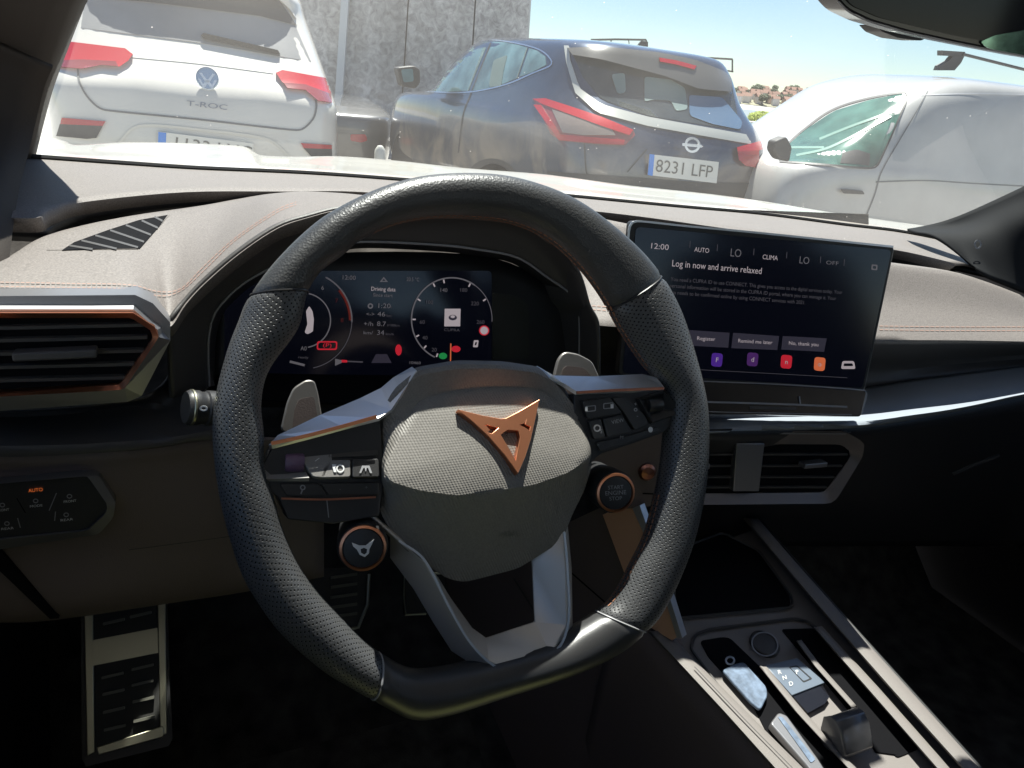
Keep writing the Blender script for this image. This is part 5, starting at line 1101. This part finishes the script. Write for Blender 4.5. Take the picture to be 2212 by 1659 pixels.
rw = glassp(H2, [(1236,112),(1290,112),(1400,123),(1500,140),(1578,168)], [(1258,165),(1300,215),(1400,250),(1510,268),(1600,283)], t2, nm='rear_window', mat=M('dark_rear_glass', (.035, .042, .045), .1, spec=.6, var=(3, .4)))
for px in ([(1320,160),(1350,157),(1352,200),(1334,204)], [(1392,165),(1450,172),(1480,190),(1486,236),(1460,240),(1450,218),(1410,215),(1392,220)]): plate('headrest', H2, rnd(px, 8), K['seatpale'], t2, h=.010, t=.004)
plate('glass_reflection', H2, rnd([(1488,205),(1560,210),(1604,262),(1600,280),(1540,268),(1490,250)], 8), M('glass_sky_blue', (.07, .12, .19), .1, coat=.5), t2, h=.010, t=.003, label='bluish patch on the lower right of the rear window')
patch('roof_spoiler', H2, [(1225,103),(1300,100),(1420,112),(1500,128),(1582,160)], [(1236,118),(1300,128),(1440,165),(1510,192),(1580,198)], M('spoiler_bronze', (.10, .095, .085), .3, coat=.6), t2, h=.05, n=20, m=6, solid=.03)
patch('brake_light', H2, [(1424,124),(1460,130),(1505,142)], [(1426,133),(1460,139),(1500,150)], K['tail'], t2, h=.060, n=10, m=3, solid=.01)
patch('hatch_lit_edge', H2, [(1228,98),(1232,130),(1252,190),(1300,225),(1400,252),(1500,270),(1612,290)], [(1218,98),(1223,135),(1242,200),(1290,243),(1400,272),(1500,290),(1625,312)], M('pale_lit_paint', (.40, .40, .36), .35, .3, coat=1), t2, h=.012, n=30, m=4, solid=.012, label='bright sunlit edge of the tailgate')  # pale strip paints the sun's gleam along the dark blue tailgate edge
tl = plate('tail_lamp', H2, [(1150,213),(1178,212),(1240,232),(1300,252),(1368,280),(1372,292),(1350,314),(1300,312),(1210,304),(1190,290)], K['taildk'], t2, h=.015, t=.03, bevel=.003)
plate('lamp_strip', H2, [(1150,213),(1178,212),(1240,232),(1300,252),(1368,280),(1360,292),(1300,272),(1240,250),(1170,224)], K['tail'], tl, h=.022, t=.006); plate('lamp_strip', H2, [(1152,226),(1168,226),(1210,290),(1300,298),(1350,302),(1348,312),(1300,310),(1206,302)], K['tail'], tl, h=.022, t=.006)
plate('lamp_lens', H2, [(1192,236),(1250,254),(1320,276),(1330,292),(1260,292),(1215,286)], M('lamp_clear', (.20, .16, .14), .2, coat=.8), tl, h=.019, t=.004)
tl = plate('tail_lamp', H2, [(1592,318),(1640,305),(1664,306),(1660,318),(1640,325),(1640,348),(1658,358),(1656,366),(1610,358),(1596,345)], K['tail'], t2, h=.03, t=.03)
pn = Fr(H2.at(1475, 368, .02), c2.u, Vector((-c2.f.x, -c2.f.y, .08)))
plate('number_plate', pn, [(1404,333),(1553,350),(1548,396),(1400,378)], K['plate'], t2, h=0, t=.008)
plate('plate_band', pn, [(1404,333),(1414,334),(1410,380),(1400,378)], K['pblue'], t2, h=.002, t=.006)
text('plate_lettering', pn, '8231 LFP', 1416, 359, 27, K['pgrey'], t2, d=(1, .115), h=.003, wpx=128)
shape('emblem_ring', H2P := Fr(H2.at(1495, 312, .05), c2.u, -c2.f), [ell(1495,313,17,17,24), ell(1495,313,12,12,24)], M('chrome_ring', (.5, .55, .62), .25, .9), t2, h=.0, depth=.004)
plate('emblem_bar', H2P, [(1474,309),(1516,313),(1516,319),(1474,315)], M('chrome_ring', (.5, .55, .62), .25, .9), t2, h=.006, t=.004)
for q in ([(1264,243),(1262,300),(1266,370),(1274,386)], [(1505,295),(1540,300)], [(1355,372),(1398,322)]): ribbon('panel_gap', H2, q, 2.5, K['ctrim'], t2, h=.004)
ribbon('door_gap', H2, [(1060,92),(1018,200),(1000,250),(990,330)], 3, K['ctrim'], t2, h=.004)
patch('lower_bumper', H2, [(1182,370),(1300,378),(1400,385),(1520,395),(1640,395)], [(1182,420),(1300,430),(1400,440),(1520,445),(1640,450)], K['ctrim'], t2, h=.012, n=24, m=4, solid=.01)
dm = plate('door_mirror', Fr(aD(880,170,6.9), c2.u, -c2.f), rnd([(858,146),(896,142),(908,150),(908,180),(898,192),(868,186)], 6), K['ctrim'], t2, h=0, t=.12, bevel=.01); plate('mirror_glass', Fr(aD(880,170,6.9), c2.u, -c2.f), rnd([(866,150),(892,148),(894,176),(872,178)], 5), K['bglass'], dm, h=.004, t=.004)
for y in (.78, 3.42): wheel(c2, -.88, y, .34, .34, .22, t2, -1); wheel(c2, .88, y, .34, .34, .22, t2, 1)
plate('wheel_arch', H2, ell(1062,392,56,50,28), K['ctrim'], t2, h=.004, t=.01); plate('wheel_well', H2, ell(1064,396,42,42,28), K['void'], t2, h=.012, t=.01)

# ---- white van on the right
VFm = Fr(aD(1895, 393, 5.6), Vector((math.cos(R(-8)), math.sin(R(-8))*-1, 0)), Vector((-.16, -1, 0)))
cvn = Car((0, 0, 0), -92)
v0 = aD(1700, 400, 5.2); cvn = Car(Vector((v0.x, v0.y, GZ)), -84)
# body slices: van points left; its left side faces us
cvn.o = cvn.o + cvn.u*.80 - cvn.f*3.9 + Vector((0, 0, 0))
t3 = thing('white_van', 'dusty white delivery van with roof bar and green side window, at the right', 'van', cvn.P(0, 2, 0))
K['vanpaint'] = paint('van_white_dusty', (.35, .345, .33), .4, var=(4, .08))
b3, bd3 = cvn.slices('body', [(.25,.80,.0,3.82,9),(.50,.84,-.02,3.92,9),(.95,.84,-.02,3.84,9),(1.08,.82,0,3.62,8),(1.20,.80,.02,3.36,8),(1.40,.765,.04,3.09,8),(1.58,.72,.06,2.85,7),(1.70,.64,.10,2.5,6),(1.74,.4,.2,2.2,5)], K['vanpaint'], t3)
H3 = Hit([bd3])
sw_ = glassp(H3, [(1684,346),(1700,315),(1740,280),(1800,240),(1880,215),(1950,202)], [(1690,348),(1720,350),(1760,352),(1810,357),(1860,361),(1885,361)], t3, nm='side_window', mat=M('green_van_glass', (.06, .13, .105), .12, spec=.6, var=(5, .4)))
patch('side_window_edge', H3, [(1950,202),(1959,203),(1960,212)], [(1885,361),(1894,356),(1900,345)], sw_.data.materials[0], t3, h=.004, n=8, m=4)
ribbon('window_seal', H3, [(1684,347),(1700,313),(1740,277),(1800,236),(1880,211),(1955,200),(1960,212),(1900,350),(1885,363),(1790,356),(1684,348)], 4, K['ctrim'], t3, h=.008, n=80)
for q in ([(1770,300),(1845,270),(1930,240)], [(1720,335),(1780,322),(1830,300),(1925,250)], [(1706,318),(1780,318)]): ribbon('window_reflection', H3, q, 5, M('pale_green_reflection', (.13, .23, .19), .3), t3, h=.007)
patch('seat', H3, [(1820,330),(1850,322),(1880,332)], [(1815,352),(1850,354),(1878,358)], K['ctrim'], t3, h=.007, n=8, m=3)
ribbon('door_gap', H3, [(2005,195),(1985,232),(1945,300),(1905,370),(1890,420),(1868,475)], 2.4, K['seam'], t3, h=.004)
ribbon('side_crease', H3, [(1892,393),(2000,390),(2100,396),(2212,402)], 3, K['seam'], t3, h=.003); ribbon('roof_crease', H3, [(1990,205),(2100,202),(2212,204)], 3, M('crease_van', (.42, .42, .43), .5), t3, h=.003)
plate('door_handle', H3, rnd([(1815,408),(1864,412),(1868,420),(1822,418)], 3), K['ctrim'], t3, h=.03, t=.03)
rb_ = thing('roof_bar', 'dark roof carrier bar standing on top of the white van', 'roof bar', H3.at(2060, 160, 0))
rf = Fr(H3.at(2060, 160, -.25), -cvn.f, cvn.u*-1)
plate('cross_bar', rf, [(2037,109),(2085,112),(2085,122),(2037,120)], K['ctrim'], rb_, h=0, t=.06)
plate('foot', rf, [(2062,118),(2084,120),(2076,136),(2062,152),(2026,152),(2030,142),(2050,132)], K['ctrim'], rb_, h=0, t=.05)
tube('bar_tube', [rf.at(2080, 117, 0), rf.at(2080, 117, 0)+(rf.at(2212, 150, 0)-rf.at(2080, 117, 0))*1.3], .012, K['ctrim'], rb_)
K['stripe'] = M('white_tape', (.8, .8, .78), .5)
wheel(cvn, -.80, 3.2, .32, .32, .2, t3, -1); wheel(cvn, -.80, .7, .32, .32, .2, t3, -1)
vm_ = Fr(aD(1690, 325, 5.0), X3, -Y3)
plate('door_mirror', vm_, rnd([(1676,305),(1700,295),(1712,318),(1706,350),(1684,345),(1672,325)], 6), K['ctrim'], t3, h=0, t=.08, bevel=.01)

# ---- grey car glimpsed between
cg = Car((0, 0, 0), 8); g0 = aD(775, 300, 8.2); cg.o = Vector((g0.x, g0.y, GZ+.1))+cg.u*(-.4)
t4 = thing('grey_car', 'grey car glimpsed between the white crossover and the blue one', 'car', cg.P(0, 2, 0))
b4, bd4 = cg.slices('body', [(.15,.8,.05,3.9,6),(.4,.85,0,4,6),(.62,.85,0,4,6),(.72,.83,.05,3.9,6),(.78,.75,.4,3.2,6)], M('grey_paint', (.10, .10, .10), .35, .3, coat=1), t4)
H4 = Hit([bd4])
plate('tail_lamp', H4, rnd([(757,290),(790,290),(794,304),(780,308),(757,304)], 4), K['tail'], t4, h=.01, t=.03)
bo = lathe('bollard', aD(821, 330, 5.6)+Vector((0, 0, -.5)), Z3, [(.045, 0), (.045, .42), (.04, .52), (.02, .55), (1e-6, .555)], M('bollard_white', (.5, .5, .46), .5), None, seg=20, label='small white bollard in front of the blue car', cat='bollard')

# ---- roof rack of a vehicle parked behind
vb = Car((0, 0, 0), -3); r0 = aD(1440, 150, 9.0); vb.o = Vector((r0.x, r0.y, GZ))
t5 = thing('rack_vehicle', 'vehicle hidden behind the blue car with a thin black roof rack above it', 'vehicle', vb.P(0, 2, 0))
vb.slices('body', [(.3,.8,0,4,7),(.9,.85,0,4,7),(1.3,.78,.2,3.8,6),(1.45,.5,.4,3.6,5)], M('rack_van_paint', (.4, .42, .45), .4, coat=1), t5)
KF2 = camfr(8.6, 24, 1440, 130)
def rk(P_, w=.012): tube('rack_bar', [KF2.at(x, y) for x, y in P_], w, K['ctrim'], t5, seg=6)
rk([(1276,86),(1330,85),(1396,86)]); rk([(1320,85),(1320,100)], .008); rk([(1358,86),(1360,105),(1380,112)], .008); rk([(1396,86),(1396,110)], .01)
rk([(1490,126),(1530,125),(1582,128)]); rk([(1582,128),(1582,155)], .01); rk([(1534,126),(1536,140)], .008); rk([(1545,148),(1584,155)], .01)
plate('rack_box', KF2, [(1370,108),(1386,88),(1400,90),(1400,110)], K['ctrim'], t5, h=0, t=.1)
# ---- concrete panel wall
wf = camfr(13, 22, 900, 200)
K['concrete'] = M('speckled_concrete', (.33, .325, .32), .9)
t = K['concrete'].node_tree; p = t.nodes['Principled BSDF']; tc = [n for n in t.nodes if n.type == 'TEX_COORD'][0]
n1 = t.nodes.new('ShaderNodeTexNoise'); n1.inputs['Scale'].default_value = 6.5; n1.inputs['Detail'].default_value = 8; n1.inputs['Roughness'].default_value = .75; n1.inputs['Distortion'].default_value = 1.2
n2 = t.nodes.new('ShaderNodeTexVoronoi'); n2.inputs['Scale'].default_value = 9
cr1 = t.nodes.new('ShaderNodeValToRGB'); e = cr1.color_ramp.elements; e[0].position = .38; e[0].color = (.34, .32, .31, 1); e[1].position = .62; e[1].color = (.70, .67, .63, 1)
mm = t.nodes.new('ShaderNodeMix'); mm.data_type = 'RGBA'; mm.blend_type = 'MULTIPLY'; mm.inputs[0].default_value = .35
t.links.new(tc.outputs['Object'], n1.inputs[0]); t.links.new(tc.outputs['Object'], n2.inputs['Vector']); t.links.new(n1.outputs[0], cr1.inputs[0]); t.links.new(cr1.outputs[0], mm.inputs[6]); t.links.new(n2.outputs['Distance'], mm.inputs[7]); n4 = t.nodes.new('ShaderNodeTexNoise'); n4.inputs['Scale'].default_value = .9; n4.inputs['Detail'].default_value = 4; mp4 = t.nodes.new('ShaderNodeMapping'); mp4.inputs['Scale'].default_value = (2.2, 2.2, .5)
t.links.new(tc.outputs['Object'], mp4.inputs[0]); t.links.new(mp4.outputs[0], n4.inputs[0])
mr4 = t.nodes.new('ShaderNodeMapRange'); mr4.inputs[1].default_value = .35; mr4.inputs[2].default_value = .65; mr4.inputs[3].default_value = .72; mr4.inputs[4].default_value = 1.12; t.links.new(n4.outputs[0], mr4.inputs[0])
sc4 = t.nodes.new('ShaderNodeVectorMath'); sc4.operation = 'SCALE'; t.links.new(mm.outputs[2], sc4.inputs[0]); t.links.new(mr4.outputs[0], sc4.inputs['Scale']); t.links.new(sc4.outputs[0], p.inputs['Base Color'])
wall = thing('concrete_wall', 'tall speckled grey concrete panel wall behind the parked cars', 'wall', wf.at(900, 300))
def wcol(x0, x1, nm, mat, h=0, yb=420, t=.3): return plate(nm, wf, [(x0+26, -400), (x1+26, -400), (x1-20-6, yb), (x0-20-6, yb)], mat, wall, h=h, t=t)
wcol(560, 741, 'panel', K['concrete']); wcol(753, 880, 'panel', K['concrete']); wcol(883, 1025, 'panel', K['concrete']); wcol(1028, 1143, 'panel', K['concrete'])
wcol(736, 752, 'post', M('galvanised_post', (.55, .57, .58), .6, .2), h=.12, t=.12)
wcol(560, 1140, 'backing', K['ctrim'], h=-.31, t=.1)
plate('ledge', wf, [(750,262),(806,266),(806,284),(750,282)], M('ledge_grey', (.35, .37, .40), .8), wall, h=.25, t=.2)
wcol(1143, 1147, 'wall_edge', M('edge_light', (.5, .5, .48), .8), h=-.01, t=.28)

# ---- far hillside town
hf = camfr(420, 22, 1700, 215)
def hillrow(Y_): return
hp = [(1500,205),(1590,199),(1640,197),(1690,198),(1730,201),(1780,206),(1900,216),(2100,235)]
top = [hf.at(x, y) for x, y in hp]; fro = [Vector((p.x, p.y, GZ))+(CAM-p).normalized()*60 for p in top]
for q in fro: q.z = GZ+.2
loft_idx('hill', [fro, top, [Vector((p.x*1.3, p.y*1.3, GZ)) for p in top]], M('hill_scrub', (.20, .19, .13), .95, var=(.03, .3)), None, m=4, solid=0, kind='structure')
HH = Hit([(fro+top, gridf(2, len(top)))])
rng = random.Random(3); cols = [(.62, .56, .50), (.55, .42, .34), (.66, .62, .58), (.50, .38, .30)]
wallm = [M('house_wall', c, .9) for c in cols]; roofm = M('terracotta_roof', (.28, .165, .125), .9)
proto = {}
def house(i):
    x = rng.uniform(1588, 1790); y = rng.uniform(201, 236)+(x-1590)*.04; c0 = HH.at(x, y, 0); s_ = rng.uniform(1.8, 3.2)
    k = i % 4
    if k not in proto:
        h = thing('far_house', 'tiny pale house with terracotta roof on the far hillside', 'house', c0, 'houses on the far hillside')
        box('wall', c0+Z3*1.6, X3, Y3, Z3, s_*1.6, s_, 3.4, wallm[k], h)
        a = c0+Z3*3.3; mk('roof', [a+Vector((-s_*.9, -s_*.6, 0)), a+Vector((s_*.9, -s_*.6, 0)), a+Vector((s_*.9, s_*.6, 0)), a+Vector((-s_*.9, s_*.6, 0)), a+Vector((-s_*.9, 0, 1.3)), a+Vector((s_*.9, 0, 1.3))], [[0,1,5,4],[2,3,4,5],[0,4,3],[1,2,5]], roofm, h, face=False, smooth=False)
        proto[k] = h; return h
    p_ = proto[k]; h = p_.copy(); C.objects.link(h); h.location = c0; h.rotation_euler[2] = rng.uniform(-.6, .6)
    for ch in p_.children:
        d = ch.copy(); C.objects.link(d); d.parent = h
    return h
for i in range(90): house(i)
# trees and hedge
def leafblob(name, c, rx, ry, rz, n, sz, mat, parent, seed=1):
    r_ = random.Random(seed); v = []; f = []
    for i in range(n):
        while True:
            d = Vector((r_.uniform(-1, 1), r_.uniform(-1, 1), r_.uniform(-1, 1)))
            if .35 < d.length < 1: break
        p = Vector(c)+Vector((d.x*rx, d.y*ry, d.z*rz)); a = Vector((r_.uniform(-1, 1), r_.uniform(-1, 1), r_.uniform(-1, 1))).normalized(); b_ = a.orthogonal().normalized(); s_ = sz*r_.uniform(.6, 1.3); k = len(v)
        v += [p+a*s_, p+b_*s_*.6, p-a*s_, p-b_*s_*.6]; f.append([k, k+1, k+2, k+3])
    return mk(name, v, f, mat, parent, face=False, smooth=False)
bc = aD(1652, 256, 42)
bush = thing('bush', 'bright yellow green bush beyond the blue car', 'bush', Vector((bc.x, bc.y, GZ)))
leafblob('foliage', bc, 1.1, .8, .38, 2600, .07, M('yellow_green_leaves', (.30, .36, .05), .8), bush, 4)
tube('stem', [Vector((bc.x, bc.y, GZ)), bc], .06, K['ctrim'], bush, seg=6)
treem = M('far_tree_leaves', (.07, .09, .05), .9)
tp = None
for i in range(44):
    x = 1586+(i%22)*10+rng.uniform(-5, 5); y = (198+rng.uniform(-3, 3)) if i < 22 else (205+rng.uniform(0, 28)); c0 = HH.at(x, y, 0)
    if tp is None:
        tp = thing('far_tree', 'small dark tree among the far hillside houses', 'tree', c0, 'trees on the far hillside')
        leafblob('crown', c0+Z3*3, 1.9, 1.9, 1.4, 260, .5, treem, tp, 9); tube('trunk', [c0, c0+Z3*3], .25, K['ctrim'], tp, seg=6)
    else:
        h = tp.copy(); C.objects.link(h); h.location = c0; s_ = rng.uniform(.6, 1.3); h.scale = (s_, s_, s_)
        for ch in tp.children: d = ch.copy(); C.objects.link(d); d.parent = h
# water band and quay below the town
wz = GZ+.05
mk('water', [aZ(x, y, wz) for x, y in ((1560,254),(1900,275),(1900,262),(1560,232))], [[0,1,2,3]], M('blue_grey_water', (.13, .16, .18), .9), None, kind='structure')
wb = aD(1690, 264, 30)
mk('low_wall', [wf.pt(0,0,0)]*0 or [aD(x, y, D) for x, y, D in ((1600,262,30),(1760,272,30),(1760,280,30),(1600,268,30),(1600,260,31),(1760,270,31),(1760,280,31),(1600,268,31))], [[0,1,2,3],[4,5,6,7],[0,1,5,4],[3,2,6,7],[0,3,7,4],[1,2,6,5]], M('pale_stone', (.5, .49, .45), .8), None, face=False, smooth=False, label='low pale stone wall below the far bush', cat='wall')
